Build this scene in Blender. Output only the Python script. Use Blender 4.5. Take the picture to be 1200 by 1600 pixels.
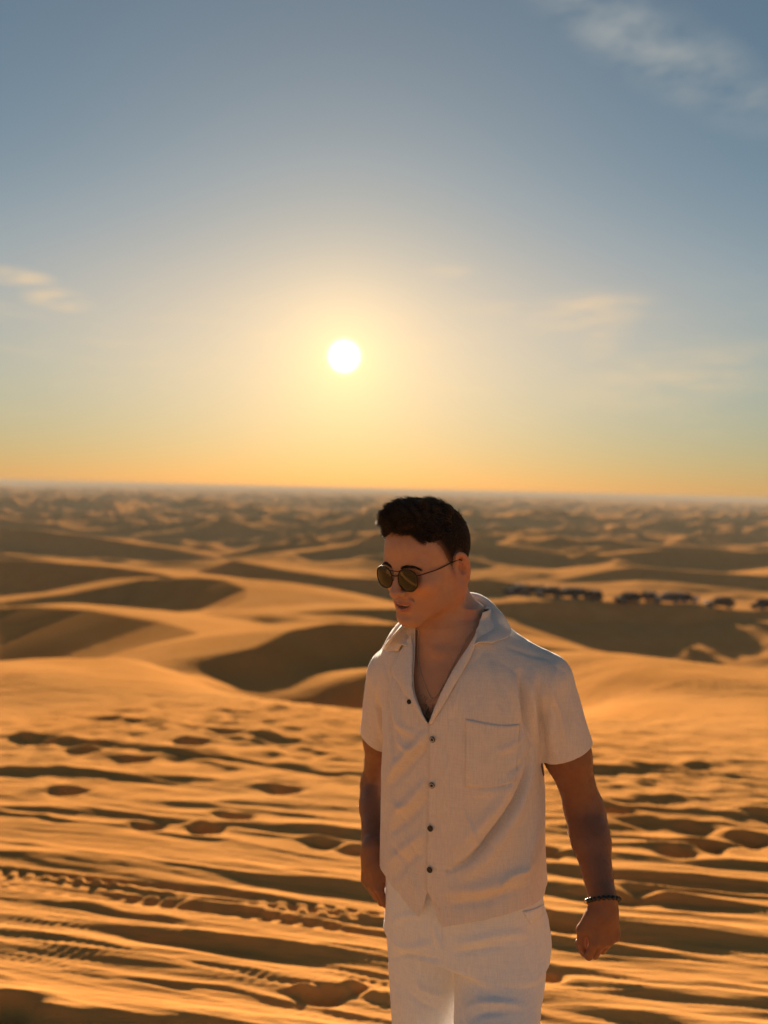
import bpy, bmesh, math, random
import numpy as np
from mathutils import Vector, Matrix

for o in list(bpy.data.objects):
    bpy.data.objects.remove(o, do_unlink=True)
SC = bpy.context.scene
COL = SC.collection
rad = math.radians

# ------------------------------------------------------------------ camera
CAM_Z = 1.68
F_PX = 1202.0                      # focal length in pixels of a 1200 x 1600 frame
PITCH, ROLL = rad(-1.67), rad(1.34)
_f = Vector((0, math.cos(PITCH), math.sin(PITCH)))
_u0 = Vector((0, -math.sin(PITCH), math.cos(PITCH)))
_r0 = Vector((1, 0, 0))
_r = _r0 * math.cos(ROLL) + _u0 * math.sin(ROLL)
_u = _u0 * math.cos(ROLL) - _r0 * math.sin(ROLL)
cam_data = bpy.data.cameras.new('camera')
cam = bpy.data.objects.new('camera', cam_data)
COL.objects.link(cam)
cam.matrix_world = Matrix(((_r.x, _u.x, -_f.x, 0), (_r.y, _u.y, -_f.y, 0), (_r.z, _u.z, -_f.z, CAM_Z), (0, 0, 0, 1)))
cam_data.sensor_fit = 'VERTICAL'
cam_data.sensor_height = 36.0
cam_data.lens = 36.0 * F_PX / 1600.0
cam_data.clip_start = 0.05
cam_data.clip_end = 40000.0
cam_data.dof.use_dof = True
cam_data.dof.focus_distance = 1.60
cam_data.dof.aperture_fstop = 2.0
SC.camera = cam


def at(px, py, depth):
    """World point on the sight line through a photograph pixel, at world distance y = depth."""
    d = _f + _r * ((px - 600.0) / F_PX) + _u * ((800.0 - py) / F_PX)
    t = depth / d.y
    return Vector((d.x * t, d.y * t, CAM_Z + d.z * t))


# ------------------------------------------------------------------ sun, sky, exposure
_sd = at(538, 557, 1.0) - Vector((0, 0, CAM_Z))
SUN_DIR = _sd.normalized()
SUN_EL = math.asin(SUN_DIR.z)
SUN_AZ = math.atan2(SUN_DIR.x, SUN_DIR.y)      # from +Y towards +X
sun_data = bpy.data.lights.new('sun', 'SUN')
sun_data.energy = 5.0
sun_data.angle = rad(0.6)
sun_data.color = (1.0, 0.80, 0.58)
sun = bpy.data.objects.new('sun', sun_data)
sun.rotation_euler = SUN_DIR.to_track_quat('Z', 'Y').to_euler()
sun.location = (0, 0, 50)
COL.objects.link(sun)

world = bpy.data.worlds.new('World')
SC.world = world
world.use_nodes = True
world.cycles.sampling_method = 'MANUAL'
world.cycles.sample_map_resolution = 512


class NT:
    """Small helper to write node trees as expressions."""
    def __init__(self, tree):
        self.t = tree
        self.t.nodes.clear()

    def n(self, kind, **kw):
        nd = self.t.nodes.new(kind)
        for k, v in kw.items():
            setattr(nd, k, v)
        return nd

    def put(self, sock, v):
        if isinstance(v, bpy.types.NodeSocket):
            self.t.links.new(v, sock)
        elif v is not None:
            sock.default_value = v

    def m(self, op, a, b=None, c=None, clamp=False):
        nd = self.n('ShaderNodeMath', operation=op, use_clamp=clamp)
        self.put(nd.inputs[0], a)
        if b is not None:
            self.put(nd.inputs[1], b)
        if c is not None:
            self.put(nd.inputs[2], c)
        return nd.outputs[0]

    def v(self, op, a, b=None, scale=None):
        nd = self.n('ShaderNodeVectorMath', operation=op)
        self.put(nd.inputs[0], a)
        if b is not None:
            self.put(nd.inputs[1], b)
        if scale is not None:
            self.put(nd.inputs['Scale'], scale)
        return nd.outputs['Value'] if op in ('DOT_PRODUCT', 'LENGTH', 'DISTANCE') else nd.outputs[0]

    def mix(self, f, a, b, blend='MIX'):
        nd = self.n('ShaderNodeMix', data_type='RGBA', blend_type=blend)
        self.put(nd.inputs[0], f)
        self.put(nd.inputs[6], a)
        self.put(nd.inputs[7], b)
        return nd.outputs[2]

    def ramp(self, f, stops, interp='LINEAR'):
        nd = self.n('ShaderNodeValToRGB')
        nd.color_ramp.interpolation = interp
        el = nd.color_ramp.elements
        while len(el) > 1:
            el.remove(el[-1])
        for i, (p, c) in enumerate(stops):
            e = el[0] if i == 0 else el.new(p)
            e.position = p
            if not hasattr(c, '__len__'):
                c = (c, c, c)
            e.color = (c[0], c[1], c[2], 1)
        self.put(nd.inputs[0], f)
        return nd.outputs[0]

    def rng(self, f, a, b, c=0.0, d=1.0, smooth=True):
        nd = self.n('ShaderNodeMapRange', interpolation_type='SMOOTHSTEP' if smooth else 'LINEAR')
        self.put(nd.inputs[0], f)
        for i, x in enumerate((a, b, c, d)):
            self.put(nd.inputs[i + 1], x)
        return nd.outputs[0]

    def noise(self, vec, scale, detail=4.0, rough=0.5, dist=0.0):
        nd = self.n('ShaderNodeTexNoise')
        self.put(nd.inputs['Vector'], vec)
        nd.inputs['Scale'].default_value = scale
        nd.inputs['Detail'].default_value = detail
        nd.inputs['Roughness'].default_value = rough
        nd.inputs['Distortion'].default_value = dist
        return nd.outputs['Fac']


def build_sky():
    w = NT(world.node_tree)
    out = w.n('ShaderNodeOutputWorld')
    bg = w.n('ShaderNodeBackground')
    sky = w.n('ShaderNodeTexSky', sky_type='NISHITA', sun_disc=False)
    sky.sun_elevation = SUN_EL
    sky.sun_rotation = SUN_AZ
    sky.altitude = 50
    sky.air_density = 1.0
    sky.dust_density = 0.2
    sky.ozone_density = 1.5
    geo = w.n('ShaderNodeNewGeometry')
    dirv = w.v('NORMALIZE', w.v('SCALE', geo.outputs['Incoming'], scale=-1.0))
    sep = w.n('ShaderNodeSeparateXYZ')
    w.put(sep.inputs[0], dirv)
    el = w.m('ARCSINE', sep.outputs[2])                        # elevation, radians
    az = w.m('ARCTAN2', sep.outputs[0], sep.outputs[1])        # azimuth from +Y
    cosg = w.v('DOT_PRODUCT', dirv, tuple(SUN_DIR))
    gam = w.m('ARCCOSINE', w.m('MINIMUM', cosg, 0.9999999))    # angle from the sun
    gdeg = w.m('MULTIPLY', gam, 180 / math.pi)
    edeg = w.m('MULTIPLY', el, 180 / math.pi)
    col = sky.outputs[0]
    shade_sky(w, col, gdeg, edeg, az, dirv, bg)
    w.t.links.new(bg.outputs[0], out.inputs['Surface'])


SKY_GAIN = 0.60


def shade_sky(w, col, gdeg, edeg, az, dirv, bg):
    # the dusty evening air: bright parts roll off, the low air is warm, an aureole rings the sun
    lum = w.v('DOT_PRODUCT', col, (0.3, 0.5, 0.2))
    k = w.m('DIVIDE', 1.0, w.m('ADD', 1.0, w.m('MULTIPLY', w.m('MAXIMUM', w.m('SUBTRACT', lum, 4.0), 0.0), 0.088)))
    base = w.v('SCALE', col, scale=k)
    low = w.m('POWER', math.e, w.m('DIVIDE', w.m('MAXIMUM', edeg, 0.0), -8.0))
    low = w.m('MULTIPLY', low, w.rng(gdeg, 150.0, 45.0, 0.15, 1.0))
    base = w.v('MULTIPLY', base, w.mix(low, (0.86, 1.0, 0.97, 1), (0.92, 0.735, 0.63, 1)))
    ga = w.m('POWER', math.e, w.m('DIVIDE', gdeg, -12.0))
    gb = w.m('POWER', math.e, w.m('MULTIPLY', w.m('POWER', w.m('DIVIDE', gdeg, 3.2), 1.2), -1.0))
    gc = w.rng(gdeg, 1.42, 0.30)
    # thin cirrus and a few low streaks, laid out on the sky dome by azimuth and elevation
    azd = w.m('MULTIPLY', az, 180 / math.pi)
    cv = w.n('ShaderNodeCombineXYZ')
    w.put(cv.inputs[0], azd)
    w.put(cv.inputs[1], edeg)
    cv = cv.outputs[0]
    st = w.n('ShaderNodeMapping')
    st.inputs['Scale'].default_value = (0.16, 0.75, 1.0)
    w.put(st.inputs['Vector'], cv)
    nst = w.noise(st.outputs[0], 1.0, 3.0, 0.62)
    streak = w.m('MULTIPLY', w.rng(nst, 0.5, 0.78, smooth=False), w.rng(w.m('ABSOLUTE', w.m('SUBTRACT', edeg, 8.5)), 7.0, 2.5, smooth=False))
    diag = w.n('ShaderNodeMapping')
    diag.inputs['Rotation'].default_value = (0, 0, rad(32))
    diag.inputs['Scale'].default_value = (0.24, 0.62, 1.0)
    w.put(diag.inputs['Vector'], cv)
    ndi = w.noise(diag.outputs[0], 1.0, 4.0, 0.6)
    edges = [w.rng(ndi, 0.32, 0.66, smooth=False), w.rng(nst, 0.30, 0.62, smooth=False)]

    def spot(a0, e0, ra, re, rot=0.0):
        mp = w.n('ShaderNodeMapping', vector_type='TEXTURE')
        mp.inputs['Location'].default_value = (a0, e0, 0)
        mp.inputs['Rotation'].default_value = (0, 0, rad(rot))
        mp.inputs['Scale'].default_value = (ra * 1.7, re * 1.7, 1)
        w.put(mp.inputs['Vector'], cv)
        return w.rng(w.v('LENGTH', mp.outputs[0]), 1.0, 0.15)

    def aed(px, py):
        d = at(px, py, 1.0) - Vector((0, 0, CAM_Z))
        d.normalize()
        return math.degrees(math.atan2(d.x, d.y)), math.degrees(math.asin(d.z))

    cl = w.m('MULTIPLY', streak, 0.26)
    for px, py, ra, re, rot, amt in ((1000, 62, 9, 1.7, -30, 0.6), (1100, 112, 5, 1.7, -35, 0.5), (915, 485, 3.6, 1.1, 4, 0.85),
                                     (800, 483, 4, 0.5, 0, 0.3), (952, 515, 2.0, 1.2, 50, 0.5), (90, 468, 1.7, 0.60, 0, 1.5),
                                     (22, 432, 1.9, 0.50, 0, 1.5), (700, 421, 1.6, 0.5, 0, 0.4), (1060, 590, 6.5, 1.6, 8, 0.5)):
        a0, e0 = aed(px, py)
        edge = edges[0 if rot < -5 else 1]
        s = w.m('MULTIPLY', spot(a0, e0, ra, re, rot), w.m('MULTIPLY', edge, amt))
        cl = w.m('MAXIMUM', cl, s)
    ccol = w.mix(w.rng(edeg, 5.0, 36.0), (9.6, 7.3, 4.2, 1), (6.2, 6.6, 6.3, 1))
    base = w.mix(w.m('MULTIPLY', cl, 0.62), base, ccol)
    base = w.v('ADD', base, w.v('SCALE', (5.2, 2.95, 1.0), scale=ga))
    gl = w.m('DIVIDE', w.m('SUBTRACT', edeg, 10.0), 7.5)
    gl = w.m('MULTIPLY', w.m('POWER', math.e, w.m('MULTIPLY', w.m('MULTIPLY', gl, gl), -1.0)), w.rng(gdeg, 46.0, 8.0))
    base = w.v('ADD', base, w.v('SCALE', (2.9, 1.35, 0.30), scale=gl))
    base = w.v('ADD', base, w.v('SCALE', (5.5, 3.2, 0.7), scale=gb))
    base = w.v('ADD', base, w.v('SCALE', (45.0, 42.0, 34.0), scale=gc))
    w.put(bg.inputs['Color'], w.v('SCALE', base, scale=SKY_GAIN))
    bg.inputs['Strength'].default_value = 0.05


build_sky()
vs = SC.view_settings
vs.view_transform = 'Standard'
vs.look = 'None'
vs.exposure = 1.40
vs.gamma = 1.0
vs.use_curve_mapping = False
SC.render.film_transparent = False
SC.cycles.max_bounces = 6
SC.cycles.diffuse_bounces = 3
SC.cycles.use_adaptive_sampling = True
SC.cycles.adaptive_threshold = 0.02


# ------------------------------------------------------------------ helpers
def principled(name, color, rough=0.6, spec=0.5):
    m = bpy.data.materials.new(name)
    m.use_nodes = True
    t = NT(m.node_tree)
    out = t.n('ShaderNodeOutputMaterial')
    b = t.n('ShaderNodeBsdfPrincipled')
    t.put(b.inputs['Base Color'], color if isinstance(color, bpy.types.NodeSocket) else (*color, 1))
    b.inputs['Roughness'].default_value = rough
    b.inputs['Specular IOR Level'].default_value = spec
    t.t.links.new(b.outputs[0], out.inputs['Surface'])
    return m, t, b


def grid_mesh(name, V, F, mat=None, smooth=True):
    """One mesh from a vertex array and a face array (quads or triangles)."""
    V = np.asarray(V, np.float32).reshape(-1, 3)
    F = np.asarray(F, np.int32)
    me = bpy.data.meshes.new(name)
    me.vertices.add(len(V))
    me.vertices.foreach_set('co', V.ravel())
    n = F.shape[1]
    me.loops.add(F.size)
    me.loops.foreach_set('vertex_index', F.ravel())
    me.polygons.add(len(F))
    me.polygons.foreach_set('loop_start', np.arange(0, F.size, n, dtype=np.int32))
    me.polygons.foreach_set('loop_total', np.full(len(F), n, np.int32))
    if smooth:
        me.polygons.foreach_set('use_smooth', np.ones(len(F), bool))
    me.update(calc_edges=True)
    me.validate()
    if mat:
        me.materials.append(mat)
    return me


def link(name, me, parent=None):
    o = bpy.data.objects.new(name, me)
    COL.objects.link(o)
    if parent:
        o.parent = parent
    return o


def tag(o, label=None, category=None, group=None, kind=None):
    for k, v in (('label', label), ('category', category), ('group', group), ('kind', kind)):
        if v:
            o[k] = v
    return o


def perlin(x, y, seed=0):
    """2-D gradient noise, about -0.7..0.7."""
    r = np.random.RandomState(seed)
    perm = r.permutation(256).astype(np.int32)
    ang = r.rand(256) * 2 * math.pi
    gx, gy = np.cos(ang), np.sin(ang)
    xi, yi = np.floor(x).astype(np.int64), np.floor(y).astype(np.int64)
    xf, yf = x - xi, y - yi
    u = xf * xf * xf * (xf * (xf * 6 - 15) + 10)
    v = yf * yf * yf * (yf * (yf * 6 - 15) + 10)

    def g(dx, dy):
        h = perm[(perm[(xi + dx) & 255] + yi + dy) & 255]
        return gx[h] * (xf - dx) + gy[h] * (yf - dy)
    a = g(0, 0) * (1 - u) + g(1, 0) * u
    b = g(0, 1) * (1 - u) + g(1, 1) * u
    return a * (1 - v) + b * v


def fbm(x, y, seed, octs=4, gain=0.5):
    s, a = 0.0, 1.0
    for i in range(octs):
        s = s + a * perlin(x, y, seed + i)
        x, y, a = x * 2.03 + 5.1, y * 2.03 + 1.7, a * gain
    return s


def sstep(a, b, x):
    t = np.clip((x - a) / (b - a), 0, 1)
    return t * t * (3 - 2 * t)


# ------------------------------------------------------------------ the dunes
BASE_Y = np.array([-4000, -60, -12, 0, 8, 17.5, 22, 27, 50, 90, 135, 200, 300, 600, 2000, 20000], float)
BASE_Z = np.array([-25, -6, 0.9, 0, -0.8, -1.85, -3.0, -4.6, -7.7, -12.6, -18.0, -22, -25.5, -28, -30, -30], float)


def smooth_interp(y):
    # piecewise curve with softened corners
    s = 0
    w = np.clip(np.abs(y) * 0.06, 0.4, 60)
    for k in (-1.0, -0.5, 0.0, 0.5, 1.0):
        s = s + np.interp(y + k * w, BASE_Y, BASE_Z)
    return s / 5.0


def polydist(x, y, P):
    """distance to a polyline, side (+ towards the camera), interpolated height"""
    best = np.full(x.shape, 1e9)
    side = np.zeros(x.shape)
    hz = np.zeros(x.shape)
    for (x0, y0, z0), (x1, y1, z1) in zip(P[:-1], P[1:]):
        dx, dy = x1 - x0, y1 - y0
        L2 = dx * dx + dy * dy
        t = np.clip(((x - x0) * dx + (y - y0) * dy) / L2, 0, 1)
        ex, ey = x - x0 - t * dx, y - y0 - t * dy
        d = np.sqrt(ex * ex + ey * ey)
        m = d < best
        best = np.where(m, d, best)
        side = np.where(m, (ex * dy - ey * dx) / (math.sqrt(L2) * np.maximum(d, 1e-6)), side)
        hz = np.where(m, z0 + t * (z1 - z0), hz)
    return best, side, hz


def crest(pts):
    return [tuple(at(px, py, Y)) for px, py, Y in pts]


# crests of the dunes in the middle distance (left to right), slope of the lee face and of the back
RIDGES = [
    (crest([(405, 1016, 26), (450, 986, 29), (510, 972, 31), (600, 973, 32), (700, 984, 31), (780, 1004, 29)]), 0.50, 0.10),
    (crest([(-260, 866, 165), (-80, 872, 158), (60, 876, 150), (150, 884, 140), (235, 893, 130), (300, 906, 116)]), 0.50, 0.07),
    (crest([(-200, 962, 78), (0, 941, 90), (120, 926, 99), (235, 904, 106), (300, 902, 100), (350, 906, 94), (388, 920, 86), (372, 938, 77), (310, 962, 66)]), 0.40, 0.05),
    (crest([(290, 898, 185), (366, 876, 176), (430, 888, 166), (520, 902, 156), (640, 906, 150), (760, 905, 152), (850, 915, 160)]), 0.50, 0.06),
    (crest([(660, 968, 122), (740, 948, 130), (800, 942, 134), (870, 938, 136), (1000, 942, 136), (1090, 947, 132), (1140, 954, 131), (1215, 957, 132), (1300, 980, 129), (1370, 1030, 125)]), 0.42, 0.02),
    (crest([(880, 905, 205), (990, 885, 220), (1090, 893, 212), (1200, 900, 205), (1330, 885, 215)]), 0.40, 0.06),
    (crest([(-120, 955, 62), (40, 948, 60), (150, 955, 56), (250, 972, 50), (330, 996, 42)]), 0.26, 0.06),
    (crest([(330, 990, 58), (420, 962, 66), (560, 952, 72), (660, 950, 76)]), 0.30, 0.05),
    (crest([(-100, 822, 300), (40, 826, 300), (140, 838, 285), (220, 850, 270)]), 0.40, 0.10),
    (crest([(480, 862, 260), (560, 850, 280), (700, 846, 290), (830, 858, 270)]), 0.38, 0.08),
    (crest([(930, 868, 270), (1040, 858, 285), (1180, 862, 275), (1300, 856, 280)]), 0.38, 0.08),
]


def smax(a, b, k):
    h = np.clip(0.5 + 0.5 * (a - b) / k, 0, 1)
    return b + (a - b) * h + k * h * (1 - h)


def terrain(x, y):
    r = np.sqrt(x * x + y * y)
    wob = 2.2 * perlin(x / 9.0, y / 30.0, 71) * sstep(6, 20, r)
    yy = np.where(y > 0, r * np.sign(y), y) + wob + 0.02 * x * sstep(5, 20, r)
    z = smooth_interp(yy)
    # hollow in the near slope, just past the man
    hx, hy = x + 0.5 + 0.28 * (y - 17), y - 17.5
    hol = np.exp(-((hx / 3.4) ** 2 + (hy / 5.6) ** 2) ** 1.5)
    z = z - 2.7 * hol
    # basin in front of the ridge with the cars, and one on the left behind the near crest
    z = z - 8.0 * np.exp(-((x - 36) / 25) ** 2 - ((y - 92) / 34) ** 2)
    z = z - 2.6 * np.exp(-((x + 18) / 16) ** 2 - ((y - 44) / 11) ** 2)
    z = z + 0.25 * fbm(x / 7, y / 7, 11, 3) * sstep(5, 14, r) * (1 - sstep(40, 80, r))
    # broad swells in the mid distance
    mid = sstep(24, 70, r)
    z = z + 1.6 * fbm(x / 38, y / 26, 21, 3) * mid * (1 - sstep(220, 400, r) * 0.6)
    z = z + (0.34 * perlin(x / 10, y / 6.5, 25) + 0.15 * perlin(x / 3.8, y / 2.4, 26)) * sstep(26, 45, r) * (1 - sstep(180, 320, r))
    # dune field to the horizon: ridged, asymmetric, warped noise
    far = sstep(170, 330, r)
    behind = sstep(20, 80, -y) * 0.6
    far = np.maximum(far, behind)
    wx = x + 60 * perlin(x / 260, y / 260, 31)
    wy = y + 60 * perlin(x / 260, y / 260, 32)
    f = 0.0
    for sc, amp, sd in ((120, 10.0, 41), (58, 6.5, 44), (300, 9.0, 47), (30, 3.2, 49)):
        n = perlin(wx / sc / 1.5, wy / sc, sd)
        f = f + amp * ((1 - np.abs(n) * 2.3) ** 2 - 0.35) * (sstep(120, 260, r) if sc < 100 else 1.0)
    z = z + f * far * (0.75 + 0.25 * sstep(300, 900, r))
    lowhill = 24 * np.exp(-((x + 2600) / 1500) ** 2 - ((y - 9000) / 900) ** 2)
    z = z + lowhill
    z = np.where(r > 250, np.minimum(z, 4.0), z)
    for P, lee, back in RIDGES:
        P = np.array(P)
        cy = float(P[:, 1].mean())
        m = (x > P[:, 0].min() - 70) & (x < P[:, 0].max() + 70) & (y > P[:, 1].min() - 70) & (y < P[:, 1].max() + 110)
        if not m.any():
            continue
        xs, ys = x[m], y[m]
        xw = xs + 1.5 * perlin(xs / 14, ys / 14, 61)
        yw = ys + 1.5 * perlin(xs / 14, ys / 14, 62)
        d, s, hz = polydist(xw, yw, [tuple(p) for p in P])
        q = sstep(-1.0, 1.0, s)
        h = hz - (lee * q + back * (1 - q)) * d - (1 - q) * 0.04 * cy * (d / (0.30 * cy)) ** 2
        z[m] = smax(h, z[m], 0.5)
    return z + small_relief(x, y, r)


def line_feature(x, y, p0, p1, amp, width, seed, wav=0.06):
    """A ridge of sand beside a wheel rut: crest along p0-p1, steeper on the camera side."""
    dx, dy = p1[0] - p0[0], p1[1] - p0[1]
    L = math.hypot(dx, dy)
    t = ((x - p0[0]) * dx + (y - p0[1]) * dy) / L
    s = ((x - p0[0]) * -dy + (y - p0[1]) * dx) / L
    out = np.zeros(x.shape)
    m = (np.abs(s) < width * 4 + wav) & (t > -0.6) & (t < L + 0.6)
    s, t = s[m], t[m]
    s = s + wav * perlin(t * 1.3, t * 0 + seed, seed) + 0.4 * wav * perlin(t * 4.1, t * 0 + seed, seed + 1)
    a = amp * np.clip(0.72 + 1.3 * perlin(t * 0.8, t * 0 + 3.3, seed + 2), 0.05, 1.4) * sstep(-0.5, 0.3, t) * sstep(L + 0.5, L - 0.3, t)
    prof = np.where(s > 0, np.exp(-(s / (width * 1.3)) ** 2), np.exp(-(s / (width * 0.55)) ** 2))
    rut = np.exp(-((s + width * 1.55) / (width * 0.7)) ** 2)
    out[m] = 0.64 * a * (prof - 0.30 * rut)
    return out


def gpt(px, py):
    """ground point under a photograph pixel of the near slope (about 5.7 degrees downhill)"""
    d = at(px, py, 1.0) - Vector((0, 0, CAM_Z))
    Y = CAM_Z / (-d.z - 0.1)
    return (d.x * Y, Y)


TRACKS = [  # ridges thrown up beside wheel ruts, in photograph pixels, height, width
    ((-150, 1302), (700, 1405), 0.050, 0.085), ((-100, 1238), (640, 1310), 0.038, 0.07),
    ((-150, 1395), (560, 1500), 0.020, 0.06), ((-150, 1430), (760, 1600), 0.036, 0.07),
    ((-40, 1550), (520, 1630), 0.045, 0.07), ((0, 1130), (620, 1215), 0.045, 0.10),
    ((-100, 1180), (330, 1215), 0.045, 0.09), ((150, 1100), (620, 1180), 0.05, 0.11),
    ((840, 1352), (1350, 1378), 0.045, 0.08), ((820, 1378), (1350, 1416), 0.050, 0.08),
    ((840, 1430), (1350, 1475), 0.055, 0.10), ((830, 1462), (1400, 1512), 0.040, 0.07),
    ((820, 1556), (1400, 1640), 0.035, 0.06), ((840, 1330), (1300, 1340), 0.038, 0.08),
    ((280, 1250), (1400, 1300), 0.030, 0.08), ((-60, 1355), (600, 1440), 0.020, 0.05),
    ((560, 1520), (1300, 1560), 0.018, 0.06), ((840, 1290), (1300, 1262), 0.035, 0.09),
    ((860, 1200), (1300, 1170), 0.04, 0.12), ((840, 1250), (1250, 1225), 0.04, 0.10),
]
PITS = [  # scuffed footprints in photograph pixels, radius, depth
    (325, 1292, 0.10, 0.09), (110, 1228, 0.12, 0.09), (210, 1180, 0.14, 0.09), (440, 1232, 0.13, 0.09), (510, 1320, 0.10, 0.07),
    (505, 1558, 0.060, 0.075), (562, 1548, 0.040, 0.055), (10, 1575, 0.10, 0.12), (300, 1155, 0.16, 0.09), (130, 1165, 0.14, 0.1),
    (860, 1525, 0.05, 0.06), (880, 1440, 0.10, 0.07), (560, 1330, 0.09, 0.06), (370, 1275, 0.10, 0.06), (230, 1287, 0.10, 0.05),
    (1060, 1325, 0.12, 0.08), (1110, 1312, 0.12, 0.09), (1000, 1280, 0.14, 0.08), (965, 1262, 0.14, 0.08), (1090, 1285, 0.13, 0.08),
    (1170, 1300, 0.14, 0.09), (1200, 1262, 0.14, 0.09), (60, 1140, 0.2, 0.1), (860, 1330, 0.1, 0.07), (995, 1392, 0.12, 0.06),
]


def small_relief(x, y, r):
    near = (1 - sstep(28, 60, r))
    m = near > 0
    out = np.zeros(x.shape)
    xs, ys, rs = x[m], y[m], r[m]
    # wind and wheel streaks: long ridges that run left to right, falling towards the camera on the left
    w = ys + np.where(xs < 0.4, 0.26 * (xs - 0.4), 0.06 * (xs - 0.4)) + 0.12 * perlin(xs / 1.6, ys / 1.6, 81)
    st = perlin(xs * 0.40, w * 3.4, 82)
    st2 = perlin(xs * 0.75 + 7, w * 8.0, 83)
    st3 = perlin(xs * 1.3 + 3, w * 17.0, 94)
    amp = np.clip(0.55 + 1.5 * perlin(xs / 2.3, ys / 2.3, 85), 0.08, 1.6)
    z = 0.0075 * (1 - np.abs(st) * 2.2) ** 3 + 0.0070 * (1 - np.abs(st2) * 2.2) ** 3 * amp * (0.55 + 0.45 * sstep(2.8, 4.2, rs)) + 0.0032 * (1 - np.abs(st3) * 2.2) ** 3
    z = z + 0.0022 * perlin(xs * 1.2, w * 34.0, 84)
    # trampled sand farther off
    tr = sstep(4.6, 6.5, rs) * (1 - sstep(8.5, 12.5, rs + 1.2 * perlin(xs / 2, ys / 2, 97))) * (0.62 + 0.9 * perlin(xs / 3.1, ys / 3.1, 86))
    b1 = perlin(xs * 1.35, ys * 1.6, 87)
    b2 = perlin(xs * 2.9, ys * 3.3, 88)
    z = z + tr * (0.055 * -np.abs(b1) + 0.045 * b2 + 0.022 * perlin(xs * 6, ys * 6, 89))
    lump = sstep(3.5, 5.5, rs)
    z = z + 0.012 * lump * perlin(xs * 1.7, ys * 2.6, 90)
    rs_ = random.Random(12)
    thin = []
    for i in range(30):
        y0 = 1105 + i * 16.5 + rs_.uniform(-7, 7)
        x0 = rs_.uniform(-150, 250)
        x1 = x0 + rs_.uniform(250, 800)
        thin.append(((x0, y0), (x1, y0 + (x1 - x0) * rs_.uniform(0.12, 0.19)), rs_.uniform(0.010, 0.024), rs_.uniform(0.022, 0.045)))
    for i in range(20):
        y0 = 1190 + i * 20 + rs_.uniform(-8, 8)
        x0 = rs_.uniform(780, 1000)
        x1 = x0 + rs_.uniform(200, 450)
        thin.append(((x0, y0), (x1, y0 + (x1 - x0) * rs_.uniform(0.0, 0.12)), rs_.uniform(0.012, 0.026), rs_.uniform(0.022, 0.045)))
    for (a, b, amp, wd) in TRACKS + thin:
        p0, p1 = gpt(*a), gpt(*b)
        z = z + line_feature(xs, ys, p0, p1, amp, wd, int(abs(a[0] * 7 + a[1])) % 997)
    for px, py, rr, dep in PITS:
        cx, cy = gpt(px, py)
        rr = rr * 0.66
        ex, ey = (xs - cx), (ys - cy)
        k = ((px * 13 + py * 7) % 17) / 17.0
        q = np.sqrt((ex / (1.0 + 0.7 * k)) ** 2 + (ey + 0.25 * (k - 0.5) * ex) ** 2) / rr + 0.5 * perlin(xs * 5 + px, ys * 5, 91)
        z = z - 0.8 * dep * np.exp(-np.clip(q, 0, 9) ** 2 * 0.9) + 0.42 * dep * np.exp(-(((ex + 0.1 * k) / (rr * 1.7)) ** 2 + ((ey - rr * 1.15) / (rr * 0.55)) ** 2))
    # a knobbly tyre print crossing in front
    p0, p1 = gpt(-80, 1346), gpt(640, 1452)
    dx, dy = p1[0] - p0[0], p1[1] - p0[1]
    L = math.hypot(dx, dy)
    t = ((xs - p0[0]) * dx + (ys - p0[1]) * dy) / L
    s = ((xs - p0[0]) * -dy + (ys - p0[1]) * dx) / L + 0.03 * perlin(t * 1.2, t * 0, 92)
    on = sstep(0.13, 0.10, np.abs(s)) * sstep(-0.3, 0.3, t) * sstep(L + 0.3, L - 0.3, t)
    tread = np.clip(2.2 * np.sin((t + 0.5 * np.abs(s)) * 2 * math.pi / 0.105 + math.pi * (s > 0) + 0.8 * perlin(t * 5, s * 5, 98)), -1, 1) * sstep(0.012, 0.03, np.abs(s))
    z = z + on * (-0.014 + 0.009 * tread * np.clip(0.45 + 1.5 * perlin(t * 2.3, s * 9, 93), 0, 1.2))
    # finer tyre prints in the foreground
    for a, b, pitch in (((-60, 1418), (640, 1592), 0.045), ((-60, 1475), (560, 1612), 0.05)):
        p0, p1 = gpt(*a), gpt(*b)
        dx, dy = p1[0] - p0[0], p1[1] - p0[1]
        L = math.hypot(dx, dy)
        t = ((xs - p0[0]) * dx + (ys - p0[1]) * dy) / L
        s = ((xs - p0[0]) * -dy + (ys - p0[1]) * dx) / L + 0.02 * perlin(t * 1.2, t * 0, 95)
        on = sstep(0.12, 0.09, np.abs(s - 0.12)) * sstep(-0.2, 0.2, t) * sstep(L + 0.3, L - 0.3, t)
        z = z + on * (0.0022 * np.sin((t - 0.5 * s) * 2 * math.pi / pitch) * np.clip(0.3 + 1.4 * perlin(t * 1.6, s * 6, 96), 0, 1) - 0.006)
    fade = sstep(1.1, 2.0, rs) + 0.35 * (1 - sstep(1.1, 2.0, rs))
    out[m] = z * near[m] * fade
    return out


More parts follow.
